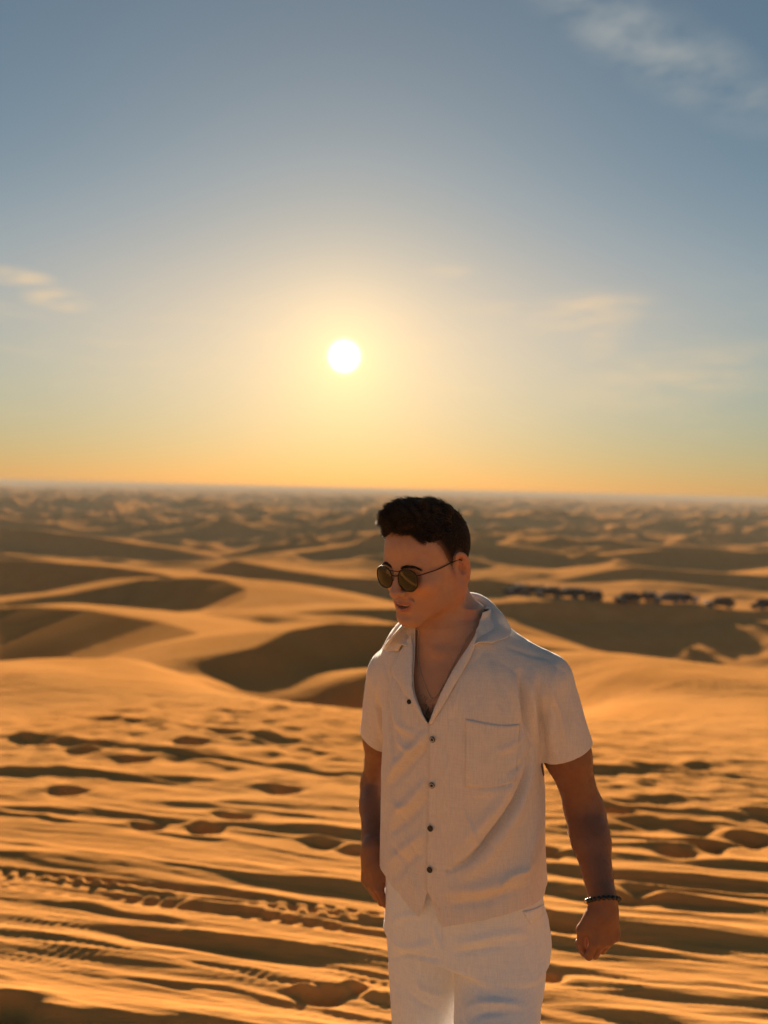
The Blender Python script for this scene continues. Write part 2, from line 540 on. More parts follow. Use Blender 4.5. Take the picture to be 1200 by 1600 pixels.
def build_ground():
    front = np.arange(-40, 40.001, 0.125)
    back = np.concatenate([np.arange(40.5, 60, 0.5), np.arange(60, 300, 2.5), np.arange(300, 320, 0.5)])
    ang = np.radians(np.concatenate([front, back]))
    rr = [0.3]
    while rr[-1] < 14000:
        r = rr[-1]
        k = 0.03 if r < 1.8 else 0.0032 if r < 8 else 0.0050 if r < 26 else 0.0075 if r < 320 else 0.011 if r < 3000 else 0.03
        rr.append(r * (1 + k))
    rr = np.array(rr)
    A, R = np.meshgrid(ang, rr)
    x, y = np.sin(A) * R, np.cos(A) * R
    z = terrain(x.ravel(), y.ravel())
    nR, nA = R.shape
    V = np.stack([x.ravel(), y.ravel(), z], 1)
    i = np.arange(nR - 1)[:, None] * nA
    j = np.arange(nA)[None, :]
    j2 = (j + 1) % nA
    F = np.stack([i + j, i + j2, i + nA + j2, i + nA + j], -1).reshape(-1, 4)
    V = np.vstack([V, [[0, 0, float(z[:nA].mean())]]])
    me = grid_mesh('ground', V, F[:, ::-1], sand_material())
    # close the small disc under the camera
    o = link('ground', me)
    jj = np.arange(nA)
    cap = grid_mesh('cap', np.vstack([V[:nA], V[-1:]]), np.stack([np.full(nA, nA), (jj + 1) % nA, jj], 1))
    bm = bmesh.new()
    bm.from_mesh(me)
    bm.from_mesh(cap)
    bm.to_mesh(me)
    bm.free()
    bpy.data.meshes.remove(cap)
    tag(o, 'rippled orange desert sand dunes crossed by wheel ruts and footprints', kind='structure')
    return o


def sand_material():
    m, t, b = principled('sand', (0.5, 0.25, 0.08), 1.0, 0.0)
    geo = t.n('ShaderNodeNewGeometry')
    pos = geo.outputs['Position']
    n1 = t.noise(pos, 0.35, 5, 0.55)
    n2 = t.noise(pos, 9.0, 5, 0.6)
    c = t.mix(t.rng(n1, 0.3, 0.7), (0.57, 0.240, 0.060, 1), (0.63, 0.284, 0.080, 1))
    c = t.mix(t.m('MULTIPLY', t.rng(n2, 0.45, 0.75), 0.35), c, (0.42, 0.19, 0.055, 1))
    grain = t.noise(pos, 900.0, 2, 0.6)
    c = t.mix(t.m('MULTIPLY', t.rng(grain, 0.3, 0.7), 0.25), c, (0.62, 0.36, 0.15, 1))
    t.put(b.inputs['Base Color'], c)
    mp = t.n('ShaderNodeMapping')
    mp.inputs['Rotation'].default_value = (0, 0, rad(10))
    mp.inputs['Scale'].default_value = (0.22, 1.0, 1.0)
    t.put(mp.inputs['Vector'], pos)
    rip = t.noise(mp.outputs[0], 30.0, 4, 0.6, 0.3)
    h = t.m('ADD', t.m('MULTIPLY', rip, 0.012), t.m('MULTIPLY', t.noise(pos, 140.0, 3, 0.7), 0.0025))
    bp = t.n('ShaderNodeBump')
    bp.inputs['Strength'].default_value = 0.6
    bp.inputs['Distance'].default_value = 1.0
    t.put(bp.inputs['Height'], h)
    t.t.links.new(bp.outputs[0], b.inputs['Normal'])
    return m


GROUND = build_ground()


def ground_z(x, y):
    return float(terrain(np.array([float(x)]), np.array([float(y)]))[0])


# ------------------------------------------------------------------ implicit surfaces -> meshes
def A3(v):
    return np.array([v[0], v[1], v[2]], np.float32)


def sd_cone(P, a, b, ra, rb):
    """tapered capsule (cheap distance)"""
    a, b = A3(a), A3(b)
    d = b - a
    t = np.clip(((P - a) @ d) / float(d @ d), 0, 1)
    q = P - a - t[:, None] * d
    return np.sqrt((q * q).sum(1)) - (ra + (rb - ra) * t)


def sd_ell(P, c, r, M=None):
    """ellipsoid; M rotates world to local axes"""
    q = P - A3(c)
    if M is not None:
        q = q @ np.asarray(M, np.float32).T
    r = np.array(r, np.float32)
    k0 = np.sqrt(((q / r) ** 2).sum(1))
    k1 = np.sqrt(((q / (r * r)) ** 2).sum(1)) + 1e-9
    return k0 * (k0 - 1) / k1


def su(a, b, k):
    h = np.clip(0.5 + 0.5 * (b - a) / k, 0, 1)
    return b + (a - b) * h - k * h * (1 - h)


def ss(a, b, k):
    """smoothly cut b out of a"""
    return -su(-a, b, k)


def surface_nets(fn, lo, hi, h):
    """dual mesh of fn = 0; fine samples only near the surface"""
    lo, hi = np.array(lo, float), np.array(hi, float)
    B = 6
    nb = np.ceil((hi - lo) / (h * B)).astype(int) + 1
    n = nb * B
    cx = [lo[i] + (np.arange(nb[i]) + 0.5) * h * B for i in range(3)]
    G = np.stack(np.meshgrid(*cx, indexing='ij'), -1).reshape(-1, 3).astype(np.float32)
    d0 = fn(G).reshape(nb)
    act = np.abs(d0) < h * B * 1.75
    full = np.repeat(np.repeat(np.repeat(d0, B, 0), B, 1), B, 2).astype(np.float32)
    am = np.repeat(np.repeat(np.repeat(act, B, 0), B, 1), B, 2)
    idx = np.argwhere(am)
    full[am] = fn((lo + (idx + 0.5) * h).astype(np.float32))
    s = full < 0
    c = np.zeros(np.array(s.shape) - 1, np.int8)
    for i in (0, 1):
        for j in (0, 1):
            for k in (0, 1):
                c += s[i:s.shape[0] - 1 + i, j:s.shape[1] - 1 + j, k:s.shape[2] - 1 + k]
    cells = np.argwhere((c > 0) & (c < 8))
    vid = np.full(c.shape, -1, np.int32)
    vid[tuple(cells.T)] = np.arange(len(cells))
    acc = np.zeros((len(cells), 3))
    cnt = np.zeros(len(cells))
    corners = [(i, j, k) for i in (0, 1) for j in (0, 1) for k in (0, 1)]
    for a in corners:
        for ax in range(3):
            if a[ax]:
                continue
            b = list(a)
            b[ax] = 1
            va = full[tuple((cells + a).T)]
            vb = full[tuple((cells + b).T)]
            m = (va < 0) != (vb < 0)
            t = np.where(m, va / np.where(m, va - vb, 1), 0)
            p = np.array(a, float)[None, :].repeat(len(cells), 0)
            p[:, ax] += t
            acc += p * m[:, None]
            cnt += m
    V = lo + (cells + acc / cnt[:, None] + 0.5) * h
    F = []
    for ax in range(3):
        o1, o2 = [(1, 2), (2, 0), (0, 1)][ax]
        sl_a = [slice(1, -1)] * 3
        sl_a[ax] = slice(0, -1)
        sl_b = list(sl_a)
        sl_b[ax] = slice(1, None)
        ia, ib = s[tuple(sl_a)], s[tuple(sl_b)]
        e = np.argwhere(ia != ib)
        off = np.array([1, 1, 1])
        off[ax] = 0
        e0 = e + off
        flip = ia[tuple(e.T)]
        u, v = np.zeros(3, int), np.zeros(3, int)
        u[o1], v[o2] = 1, 1
        q = np.stack([vid[tuple((e0 - u - v).T)], vid[tuple((e0 - v).T)], vid[tuple(e0.T)], vid[tuple((e0 - u).T)]], 1)
        q = np.where(flip[:, None], q, q[:, ::-1])
        F.append(q[(q >= 0).all(1)])
    return V, np.concatenate(F)


def tri(F):
    return np.concatenate([F[:, [0, 1, 2]], F[:, [0, 2, 3]]]) if F.shape[1] == 4 else F


def vnormals(V, T):
    T = tri(T)
    n = np.cross(V[T[:, 1]] - V[T[:, 0]], V[T[:, 2]] - V[T[:, 0]])
    N = np.zeros_like(V)
    for c in range(3):
        N[:, c] = sum(np.bincount(T[:, i], n[:, c], minlength=len(V)) for i in range(3))
    return N / (np.linalg.norm(N, axis=1, keepdims=True) + 1e-12)


def clip_mesh(V, T, g, extra=()):
    """keep g < 0, cutting triangles exactly along g = 0"""
    T = tri(T)
    s = g < 0
    k = s[T].sum(1)
    keep = [T[k == 3]]
    newV, cache = [], {}
    base = len(V)
    part = T[(k == 1) | (k == 2)]

    def cut(a, b):
        key = (a, b) if a < b else (b, a)
        if key not in cache:
            t = g[a] / (g[a] - g[b])
            cache[key] = base + len(newV)
            newV.append((a, b, t))
        return cache[key]
    out = []
    for t0 in part:
        t0 = [int(v) for v in t0]
        ins = [bool(s[v]) for v in t0]
        if sum(ins) == 1:
            i = ins.index(True)
            a, b, c = t0[i], t0[(i + 1) % 3], t0[(i + 2) % 3]
            out.append((a, cut(a, b), cut(a, c)))
        else:
            i = ins.index(False)
            a, b, c = t0[i], t0[(i + 1) % 3], t0[(i + 2) % 3]
            ab, ac = cut(a, b), cut(a, c)
            out.append((ab, b, c))
            out.append((ab, c, ac))
    if newV:
        ia = np.array([n[0] for n in newV])
        ib = np.array([n[1] for n in newV])
        tt = np.array([n[2] for n in newV])[:, None]
        V = np.vstack([V, V[ia] * (1 - tt) + V[ib] * tt])
        keep.append(np.array(out, np.int64))
    T = np.concatenate(keep)
    used = np.zeros(len(V), bool)
    used[T.ravel()] = True
    remap = np.cumsum(used) - 1
    return V[used], remap[T]


def smooth_mesh(V, T, it=2, lam=0.5, fixed=None):
    T = tri(T)
    E = np.concatenate([T[:, [0, 1]], T[:, [1, 2]], T[:, [2, 0]]])
    E = np.concatenate([E, E[:, ::-1]])
    deg = np.bincount(E[:, 0], minlength=len(V))[:, None] + 1e-9
    for i in range(it):
        for l in (lam, -lam * 1.03):
            s = np.zeros_like(V)
            for c in range(3):
                s[:, c] = np.bincount(E[:, 0], V[E[:, 1], c], minlength=len(V))
            D = l * (s / deg - V)
            if fixed is not None:
                D[fixed] = 0
            V = V + D
    return V


def perlin3(P, scale, seed=0):
    r = np.random.RandomState(seed)
    perm = r.permutation(256)
    G = r.normal(size=(256, 3))
    G /= np.linalg.norm(G, axis=1, keepdims=True)
    Q = P * scale
    I = np.floor(Q).astype(np.int64)
    f = Q - I
    w = f * f * f * (f * (f * 6 - 15) + 10)
    res = 0
    for dx in (0, 1):
        for dy in (0, 1):
            for dz in (0, 1):
                h = perm[(perm[(perm[(I[:, 0] + dx) & 255] + I[:, 1] + dy) & 255] + I[:, 2] + dz) & 255]
                g = (G[h] * (f - np.array([dx, dy, dz]))).sum(1)
                res = res + g * np.where(dx, w[:, 0], 1 - w[:, 0]) * np.where(dy, w[:, 1], 1 - w[:, 1]) * np.where(dz, w[:, 2], 1 - w[:, 2])
    return res


def to_px(V):
    d = np.asarray(V, float) - np.array([0, 0, CAM_Z])
    z = d @ np.array(_f)
    return np.stack([600 + F_PX * (d @ np.array(_r)) / z, 800 - F_PX * (d @ np.array(_u)) / z], 1)


def poly_d(Q, pts):
    """distance of 2-D (or 3-D) points to a polyline, and the position 0..1 along it"""
    pts = np.array(pts, float)
    best = np.full(len(Q), 1e9)
    pos = np.zeros(len(Q))
    seg = np.linalg.norm(np.diff(pts, axis=0), axis=1)
    cum = np.concatenate([[0], np.cumsum(seg)])
    side = np.zeros(len(Q))
    for i in range(len(pts) - 1):
        a, d = pts[i], pts[i + 1] - pts[i]
        t = np.clip(((Q - a) @ d) / (d @ d), 0, 1)
        e = Q - a - t[:, None] * d
        l = np.linalg.norm(e, axis=1)
        m = l < best
        best[m] = l[m]
        pos[m] = (cum[i] + t[m] * seg[i]) / cum[-1]
        if pts.shape[1] == 2:
            side[m] = np.sign(d[0] * e[m, 1] - d[1] * e[m, 0])
    return best, pos, side


def inside_poly(Q, pts):
    pts = np.array(pts, float)
    ins = np.zeros(len(Q), bool)
    j = len(pts) - 1
    for i in range(len(pts)):
        a, b = pts[i], pts[j]
        c = ((a[1] > Q[:, 1]) != (b[1] > Q[:, 1])) & (Q[:, 0] < (b[0] - a[0]) * (Q[:, 1] - a[1]) / (b[1] - a[1] + 1e-12) + a[0])
        ins ^= c
        j = i
    return ins


def spline(pts, n):
    """Catmull-Rom through points, n samples"""
    p = np.array([list(q) for q in pts], float)
    p = np.vstack([2 * p[0] - p[1], p, 2 * p[-1] - p[-2]])
    m = len(p) - 3
    t = np.linspace(0, m - 1e-9, n)
    i = t.astype(int)
    f = (t - i)[:, None]
    a, b, c, d = p[i], p[i + 1], p[i + 2], p[i + 3]
    return 0.5 * (2 * b + (c - a) * f + (2 * a - 5 * b + 4 * c - d) * f ** 2 + (3 * b - a - 3 * c + d) * f ** 3)


def tube(path, rad_, n=8, closed=False, twist=None):
    """swept round tube: vertex and quad arrays"""
    p = np.array(path, float)
    m = len(p)
    rr = np.broadcast_to(np.asarray(rad_, float), (m,))
    tg = np.gradient(p, axis=0) if not closed else np.roll(p, -1, 0) - np.roll(p, 1, 0)
    tg /= np.linalg.norm(tg, axis=1, keepdims=True) + 1e-12
    ref = np.array([0.0, 0, 1]) if abs(tg[0][2]) < 0.9 else np.array([1.0, 0, 0])
    N = []
    v = np.cross(tg[0], ref)
    for i in range(m):
        v = v - tg[i] * (v @ tg[i])
        v /= np.linalg.norm(v) + 1e-12
        N.append(v.copy())
    N = np.array(N)
    Bn = np.cross(tg, N)
    a = np.linspace(0, 2 * math.pi, n, endpoint=False)
    V = p[:, None] + rr[:, None, None] * (np.cos(a)[None, :, None] * N[:, None] + np.sin(a)[None, :, None] * Bn[:, None])
    V = V.reshape(-1, 3)
    F = []
    for i in range(m if closed else m - 1):
        i2 = (i + 1) % m
        for j in range(n):
            F.append((i * n + j, i * n + (j + 1) % n, i2 * n + (j + 1) % n, i2 * n + j))
    if not closed:
        F2 = []
        c0, c1 = len(V), len(V) + 1
        V = np.vstack([V, p[:1], p[-1:]])
        for j in range(n):
            F2.append((c0, (j + 1) % n, j, c0))
            F2.append((c1, (m - 1) * n + j, (m - 1) * n + (j + 1) % n, c1))
        T = np.concatenate([tri(np.array(F)), np.array(F2)[:, :3]])
        return V, T
    return V, tri(np.array(F))


def join_vt(parts):
    V, T, o = [], [], 0
    for v, t in parts:
        V.append(np.asarray(v, float))
        T.append(tri(np.asarray(t)) + o)
        o += len(v)
    return np.vstack(V), np.concatenate(T)


def ball(c, r, nu=10, nv=7):
    c = np.array(c, float)
    r = np.broadcast_to(np.asarray(r, float), (3,))
    V = [c + (0, 0, r[2])]
    for i in range(1, nv):
        th = math.pi * i / nv
        for j in range(nu):
            ph = 2 * math.pi * j / nu
            V.append(c + r * (math.sin(th) * math.cos(ph), math.sin(th) * math.sin(ph), math.cos(th)))
    V.append(c - (0, 0, r[2]))
    T = []
    for j in range(nu):
        T.append((0, 1 + j, 1 + (j + 1) % nu))
        T.append((len(V) - 1, len(V) - 1 - nu + (j + 1) % nu, len(V) - 1 - nu + j))
    for i in range(nv - 2):
        for j in range(nu):
            a, b = 1 + i * nu + j, 1 + i * nu + (j + 1) % nu
            T += [(a, a + nu, b + nu), (a, b + nu, b)]
    return np.array(V), np.array(T)


# ------------------------------------------------------------------ the man: skeleton
def rot_euler(yaw, pitch, roll):
    return np.array(Matrix.Rotation(yaw, 3, 'Z') @ Matrix.Rotation(pitch, 3, 'X') @ Matrix.Rotation(roll, 3, 'Y'))


HEAD_M = rot_euler(rad(-45), rad(15.5), rad(1.0))
HEAD_O = np.array([0.0985, 1.646, 1.5185])
HEAD_S = 0.985


def head_local(P):
    return ((P - HEAD_O.astype(np.float32)) @ HEAD_M.astype(np.float32)) / HEAD_S


def head_world(P):
    return np.asarray(P, float) * HEAD_S @ HEAD_M.T + HEAD_O


TYAW = rad(-25)
TORSO = [  # photo pixel of the trunk's middle, distance, half width, half depth
    (728, 1560, 1.74, 0.172, 0.130), (725, 1440, 1.73, 0.178, 0.136), (722, 1340, 1.715, 0.170, 0.128), (722, 1240, 1.70, 0.166, 0.124),
    (721, 1150, 1.69, 0.160, 0.124), (720, 1085, 1.685, 0.162, 0.119), (716, 1035, 1.685, 0.156, 0.100), (708, 995, 1.69, 0.125, 0.078),
    (702, 960, 1.69, 0.075, 0.062)]
_tc = np.array([list(at(p[0], p[1], p[2])) for p in TORSO])[::-1]
_ta = np.array([p[3] for p in TORSO])[::-1]
_tb = np.array([p[4] for p in TORSO])[::-1]
_o = np.argsort(_tc[:, 2])
_tc = np.hstack([_tc[_o], _ta[_o, None], _tb[_o, None]])
_tc = spline(_tc, 120)
_ta, _tb = _tc[:, 3], _tc[:, 4]


def torso_frame(P):
    z = P[:, 2]
    cx, cy = np.interp(z, _tc[:, 2], _tc[:, 0]), np.interp(z, _tc[:, 2], _tc[:, 1])
    dx, dy = P[:, 0] - cx, P[:, 1] - cy
    c, s = math.cos(TYAW), math.sin(TYAW)
    return dx * c + dy * s, -dx * s + dy * c


def sd_torso(P, grow=0.0, chest=0.0):
    u, v = torso_frame(P)
    z = P[:, 2]
    a = np.interp(z, _tc[:, 2], _ta) + grow
    b = np.interp(z, _tc[:, 2], _tb) + grow
    q = (np.abs(u / a) ** 2.35 + np.abs(v / b) ** 2.35) ** (1 / 2.35)
    d = (q - 1) * np.minimum(a, b)
    return np.maximum(d, z - _tc[-1, 2] - 0.02)


SH_L, SH_R = at(850, 1063, 1.625), at(614, 1055, 1.785)
EL_L, EL_R = at(914, 1268, 1.645), at(590, 1226, 1.92)
WR_L, WR_R = at(941, 1402, 1.52), at(583, 1328, 1.765)
NECK_B, NECK_T = at(704, 985, 1.695), Vector(head_world([0, 0.028, -0.035]))


def sd_head(Q):
    """head in its own frame: ear to ear through the origin, face towards -y"""
    X = Q * np.array([1, 1, 1], np.float32)
    m = np.abs(X[:, 0])
    S = np.stack([m, X[:, 1], X[:, 2]], 1)                    # mirrored half
    d = sd_ell(X, (0, 0.012, 0.046), (0.0765, 0.098, 0.089))
    d = su(d, sd_ell(X, (0, -0.030, 0.046), (0.066, 0.061, 0.062)), 0.03)
    d = su(d, sd_ell(S, (0.030, -0.040, -0.020), (0.037, 0.048, 0.058)), 0.03)     # mid face
    d = su(d, sd_cone(S, (0.061, 0.004, -0.046), (0.017, -0.078, -0.088), 0.0185, 0.0175), 0.028)   # jaw
    d = su(d, sd_cone(S, (0.060, 0.000, -0.010), (0.058, 0.004, -0.05), 0.017, 0.017), 0.03)
    d = su(d, sd_ell(S, (0.048, -0.064, -0.010), (0.021, 0.024, 0.018)), 0.022)     # cheek bone
    d = su(d, sd_ell(X, (0, -0.082, -0.092), (0.023, 0.017, 0.0165)), 0.018)        # chin
    d = su(d, sd_ell(X, (0, -0.072, -0.052), (0.036, 0.030, 0.030)), 0.02)          # muzzle
    d = su(d, sd_cone(S, (0.010, -0.085, 0.029), (0.046, -0.071, 0.031), 0.0105, 0.009), 0.014)     # brow
    d = ss(d, sd_ell(S, (0.033, -0.099, 0.008), (0.018, 0.015, 0.0115)), 0.014)     # eye socket
    d = su(d, sd_ell(S, (0.0325, -0.0725, 0.008), (0.0138, 0.0130, 0.0125)), 0.004)  # eye and lids
    d = su(d, sd_cone(X, (0, -0.088, 0.022), (0, -0.110, -0.018), 0.0075, 0.0098), 0.012)           # nose bridge
    d = su(d, sd_ell(X, (0, -0.1135, -0.023), (0.0112, 0.0105, 0.0095)), 0.008)
    d = su(d, sd_ell(S, (0.0125, -0.099, -0.027), (0.0068, 0.0095, 0.0075)), 0.006)  # nostril wings
    d = ss(d, sd_ell(S, (0.0062, -0.106, -0.0345), (0.0034, 0.006, 0.004)), 0.003)
    U = X.copy()
    U[:, 2] = X[:, 2] - 11.0 * np.minimum(m, 0.03) ** 2          # mouth curves up to its corners
    UM = np.stack([m, U[:, 1], U[:, 2]], 1)
    d = su(d, sd_cone(UM, (0.0, -0.1005, -0.0500), (0.0235, -0.0885, -0.0560), 0.0048, 0.0026), 0.005)  # upper lip
    d = su(d, sd_cone(UM, (0.0, -0.0985, -0.0655), (0.0215, -0.0880, -0.0605), 0.0062, 0.0028), 0.005)  # lower lip
    d = ss(d, sd_ell(U, (0, -0.103, -0.0575), (0.0215, 0.016, 0.0036)), 0.0015)     # parted mouth
    d = ss(d, sd_cone(S, (0.0185, -0.0985, -0.0290), (0.0320, -0.0830, -0.0500), 0.0010, 0.0006), 0.007)  # smile line
    d = ss(d, sd_ell(X, (0, -0.106, -0.0765), (0.016, 0.008, 0.005)), 0.010)        # dip under the lip
    d = ss(d, sd_ell(S, (0.0, -0.108, -0.0415), (0.0035, 0.006, 0.006)), 0.006)
    return d


EAR_M = np.array(Matrix.Rotation(rad(14), 3, 'X') @ Matrix.Rotation(rad(-26), 3, 'Z'))


def sd_ear(Q):
    S = np.stack([np.abs(Q[:, 0]), Q[:, 1], Q[:, 2]], 1)
    L = (S - np.array([0.0790, 0.016, 0.002], np.float32)) @ EAR_M.astype(np.float32)
    zz = L[:, 2]
    w = 0.0165 * (1 + 5.5 * np.clip(zz, -0.04, 0.04))
    r = np.sqrt((L[:, 1] / w) ** 2 + (zz / 0.031) ** 2)
    body = np.maximum((r - 1) * 0.015, np.abs(L[:, 0]) - 0.0042) - 0.0015
    helix = np.sqrt(((r - 0.93) * 0.0165) ** 2 + (L[:, 0] - 0.004) ** 2) - 0.0036
    helix = np.where((zz < -0.012) & (L[:, 1] < 0.004), 1.0, helix)
    d = su(body, helix, 0.003)
    d = ss(d, sd_ell(L, (0.0075, -0.002, -0.004), (0.0105, 0.0090, 0.0135)), 0.002)
    d = ss(d, sd_ell(L, (0.0070, 0.002, 0.016), (0.0062, 0.0055, 0.0085)), 0.002)
    return su(d, sd_ell(L, (0.003, -0.011, -0.004), (0.004, 0.003, 0.005)), 0.003)


def hand_frame(wrist, d, back, thumb_side):
    d = np.array(d, float)
    d /= np.linalg.norm(d)
    b = np.array(back, float)
    b -= d * (b @ d)
    b /= np.linalg.norm(b)
    l = np.cross(d, b)
    if l @ np.array(thumb_side, float) < 0:
        l = -l
    return np.array(wrist, float), d, b, l


def hand_prims(fr, curl, k_=1.0):
    W, d, b, l = fr
    pt = lambda x, y, z: W + (d * x + l * y + b * z) * k_
    pr = [('c', pt(-0.02, 0, 0), pt(0.02, 0.0, 0.0), 0.027, 0.027, 0.02)]
    for k in range(5):
        y = -0.030 + 0.0145 * k
        pr.append(('c', pt(0.012, y * 0.62, 0.002), pt(0.078 - 0.004 * abs(k - 2.3), y, 0.001), 0.0150, 0.0125, 0.014))
    pr.append(('c', pt(0.02, 0.018, -0.012), pt(0.05, 0.034, -0.012), 0.016, 0.012, 0.016))
    mcp = [0.080, 0.083, 0.080, 0.072]
    ys = [0.0295, 0.0098, -0.0098, -0.0275]
    lens = [(0.042, 0.026, 0.020), (0.046, 0.029, 0.021), (0.043, 0.027, 0.020), (0.034, 0.021, 0.018)]
    for k in range(4):
        p = pt(mcp[k], ys[k], 0.004)
        rr = [0.0108, 0.0094, 0.0086, 0.0074]
        if k == 3:
            rr = [v * 0.88 for v in rr]
        ang = 0
        for j in range(3):
            ang += curl[k][j]
            dr = d * math.cos(rad(ang)) - b * math.sin(rad(ang)) - l * 0.05 * (k - 1.2)
            q = p + dr / np.linalg.norm(dr) * lens[k][j] * k_
            pr.append(('f', p, q, rr[j], rr[j + 1], 0.004 if j == 0 else 0.002))
            p = q
    t0, t1 = pt(0.026, 0.030, -0.008), pt(0.058, 0.047, -0.020)
    t2, t3 = pt(0.091, 0.045, -0.026), pt(0.118, 0.036, -0.030)
    pr += [('c', t0, t1, 0.0150, 0.0125, 0.010), ('f', t1, t2, 0.0118, 0.0102, 0.004), ('f', t2, t3, 0.0100, 0.0080, 0.002)]
    return [(a, p, q, r0 * k_, r1 * k_, k2) for a, p, q, r0, r1, k2 in pr]


def sd_hand(P, prims):
    d = None
    fingers = None
    for kind, a, b, ra, rb, k in prims:
        s = sd_cone(P, a, b, ra, rb)
        if kind == 'c':
            d = s if d is None else su(d, s, k)
        else:
            fingers = s if fingers is None else su(fingers, s, 0.0015)
    return su(d, fingers, 0.005)


def arm_d(P, S, E, W, mul=1.0):
    S, E, W = A3(S), A3(E), A3(W)
    d = sd_cone(P, S, S + (E - S) * 0.55, 0.050 * mul, 0.0465 * mul)
    d = su(d, sd_cone(P, S + (E - S) * 0.5, E, 0.0455 * mul, 0.037 * mul), 0.03)
    d = su(d, sd_cone(P, E, E + (W - E) * 0.35, 0.037 * mul, 0.038 * mul), 0.03)
    return su(d, sd_cone(P, E + (W - E) * 0.3, W, 0.038 * mul, 0.0270 * mul), 0.02)


HAND_L = hand_prims(hand_frame(WR_L + (WR_L - EL_L).normalized() * 0.016, (0.0, -0.10, -1.0), (0.30, -0.95, 0.05), (-1, -0.3, 0)),
                    [(26, 66, 36), (34, 72, 40), (40, 76, 42), (46, 78, 44)], 0.84)
HAND_R = hand_prims(hand_frame(WR_R + (WR_R - EL_R).normalized() * 0.012, (0.04, -0.12, -1.0), (-0.75, -0.65, 0.0), (0.7, -0.8, 0)),
                    [(24, 50, 30), (30, 56, 34), (34, 60, 36), (38, 62, 38)], 0.88)


def sd_upper(P):
    """trunk, neck and head as one surface"""
    t = sd_torso(P, 0.0)
    t = su(t, sd_cone(P, NECK_B, SH_L, 0.050, 0.050), 0.05)
    t = su(t, sd_cone(P, NECK_B, SH_R, 0.050, 0.050), 0.05)
    m = P[:, 2] > 1.22
    Pm = P[m]
    n = sd_cone(Pm, NECK_B, NECK_T, 0.062, 0.054)
    n = su(n, sd_cone(Pm, at(677, 1012, 1.635), head_world([0.058, 0.022, -0.04]), 0.011, 0.016), 0.018)
    n = su(n, sd_cone(Pm, at(671, 1010, 1.64), head_world([-0.05, 0.022, -0.04]), 0.011, 0.016), 0.02)
    n = su(n, sd_ell(Pm, Vector(head_world([0, -0.035, -0.112])), (0.014, 0.014, 0.016)), 0.02)
    n = su(t[m], n, 0.035)
    t[m] = su(n, sd_cone(Pm, at(684, 1018, 1.615), at(800, 1030, 1.60), 0.007, 0.008), 0.018)   # collar bone
    Q = head_local(P)
    m = (Q * Q).sum(1) < 0.20 ** 2
    Q = Q[m]
    h = su(sd_head(Q), sd_ear(Q), 0.004) * HEAD_S
    t[m] = su(t[m], h, 0.022)
    return t


GZ = -0.17
HIP_L, HIP_R = at(783, 1470, 1.70), at(671, 1462, 1.79)
KN_L, KN_R = Vector((0.240, 1.50, 0.36)), Vector((0.128, 1.80, 0.35))
AN_L, AN_R = Vector((0.240, 1.53, -0.06)), Vector((0.10, 2.02, -0.02))


def legs_sdf(P, g=0.0):
    d = None
    for H, K, A in ((HIP_L, KN_L, AN_L), (HIP_R, KN_R, AN_R)):
        q = sd_cone(P, H, K, 0.090 + g, 0.064 + g)
        q = su(q, sd_cone(P, K, A, 0.060 + g, 0.042 + g), 0.03)
        d = q if d is None else su(d, q, 0.03)
    return d


def lower_sdf(P):
    d = su(np.maximum(sd_torso(P, -0.012), HIP_L.z + 0.02 - P[:, 2]), legs_sdf(P, -0.008), 0.03)
    for A, fwd in ((AN_L, (0, -0.16)), (AN_R, (0.0, -0.16))):
        heel = Vector((A.x, A.y + 0.03, A.z - 0.045))
        toe = Vector((A.x, A.y + fwd[1], A.z - 0.06))
        d = su(d, sd_cone(P, heel, toe, 0.036, 0.026), 0.03)
    return np.maximum(d, P[:, 2] - 0.86)


def skin_material():
    m, t, b = principled('skin', (0.45, 0.24, 0.15), 0.5, 0.4)
    at_ = t.n('ShaderNodeAttribute', attribute_name='tint')
    geo = t.n('ShaderNodeNewGeometry')
    n = t.noise(geo.outputs['Position'], 60, 4, 0.6)
    n2 = t.noise(geo.outputs['Position'], 14, 3, 0.6)
    c = t.mix(t.m('MULTIPLY', t.rng(n, 0.35, 0.7), 0.30), at_.outputs['Color'], t.mix(1.0, at_.outputs['Color'], (0.86, 0.72, 0.66, 1), 'MULTIPLY'))
    c = t.mix(t.m('MULTIPLY', t.rng(n2, 0.4, 0.7), 0.25), c, t.mix(1.0, at_.outputs['Color'], (1.05, 0.86, 0.8, 1), 'MULTIPLY'))
    t.put(b.inputs['Base Color'], c)
    n3 = t.noise(geo.outputs['Position'], 380, 3, 0.7)
    c = t.mix(t.m('MULTIPLY', t.rng(n3, 0.52, 0.72), 0.28), c, t.mix(1.0, c, (0.62, 0.50, 0.45, 1), 'MULTIPLY'))
    t.put(b.inputs['Base Color'], c)
    t.put(b.inputs['Roughness'], t.rng(n, 0.3, 0.7, 0.42, 0.62))
    b.inputs['Subsurface Weight'].default_value = 0.12
    b.inputs['Subsurface Radius'].default_value = (1.0, 0.35, 0.15)
    b.inputs['Subsurface Scale'].default_value = 0.006
    bp = t.n('ShaderNodeBump')
    bp.inputs['Strength'].default_value = 0.5
    bp.inputs['Distance'].default_value = 0.0008
    t.put(bp.inputs['Height'], t.noise(geo.outputs['Position'], 700, 3, 0.6))
    t.t.links.new(bp.outputs[0], b.inputs['Normal'])
    return m


def set_color(me, C, name='tint'):
    a = me.color_attributes.new(name, 'FLOAT_COLOR', 'POINT')
    C = np.hstack([C, np.ones((len(C), 1))]).astype(np.float32)
    a.data.foreach_set('color', C.ravel())


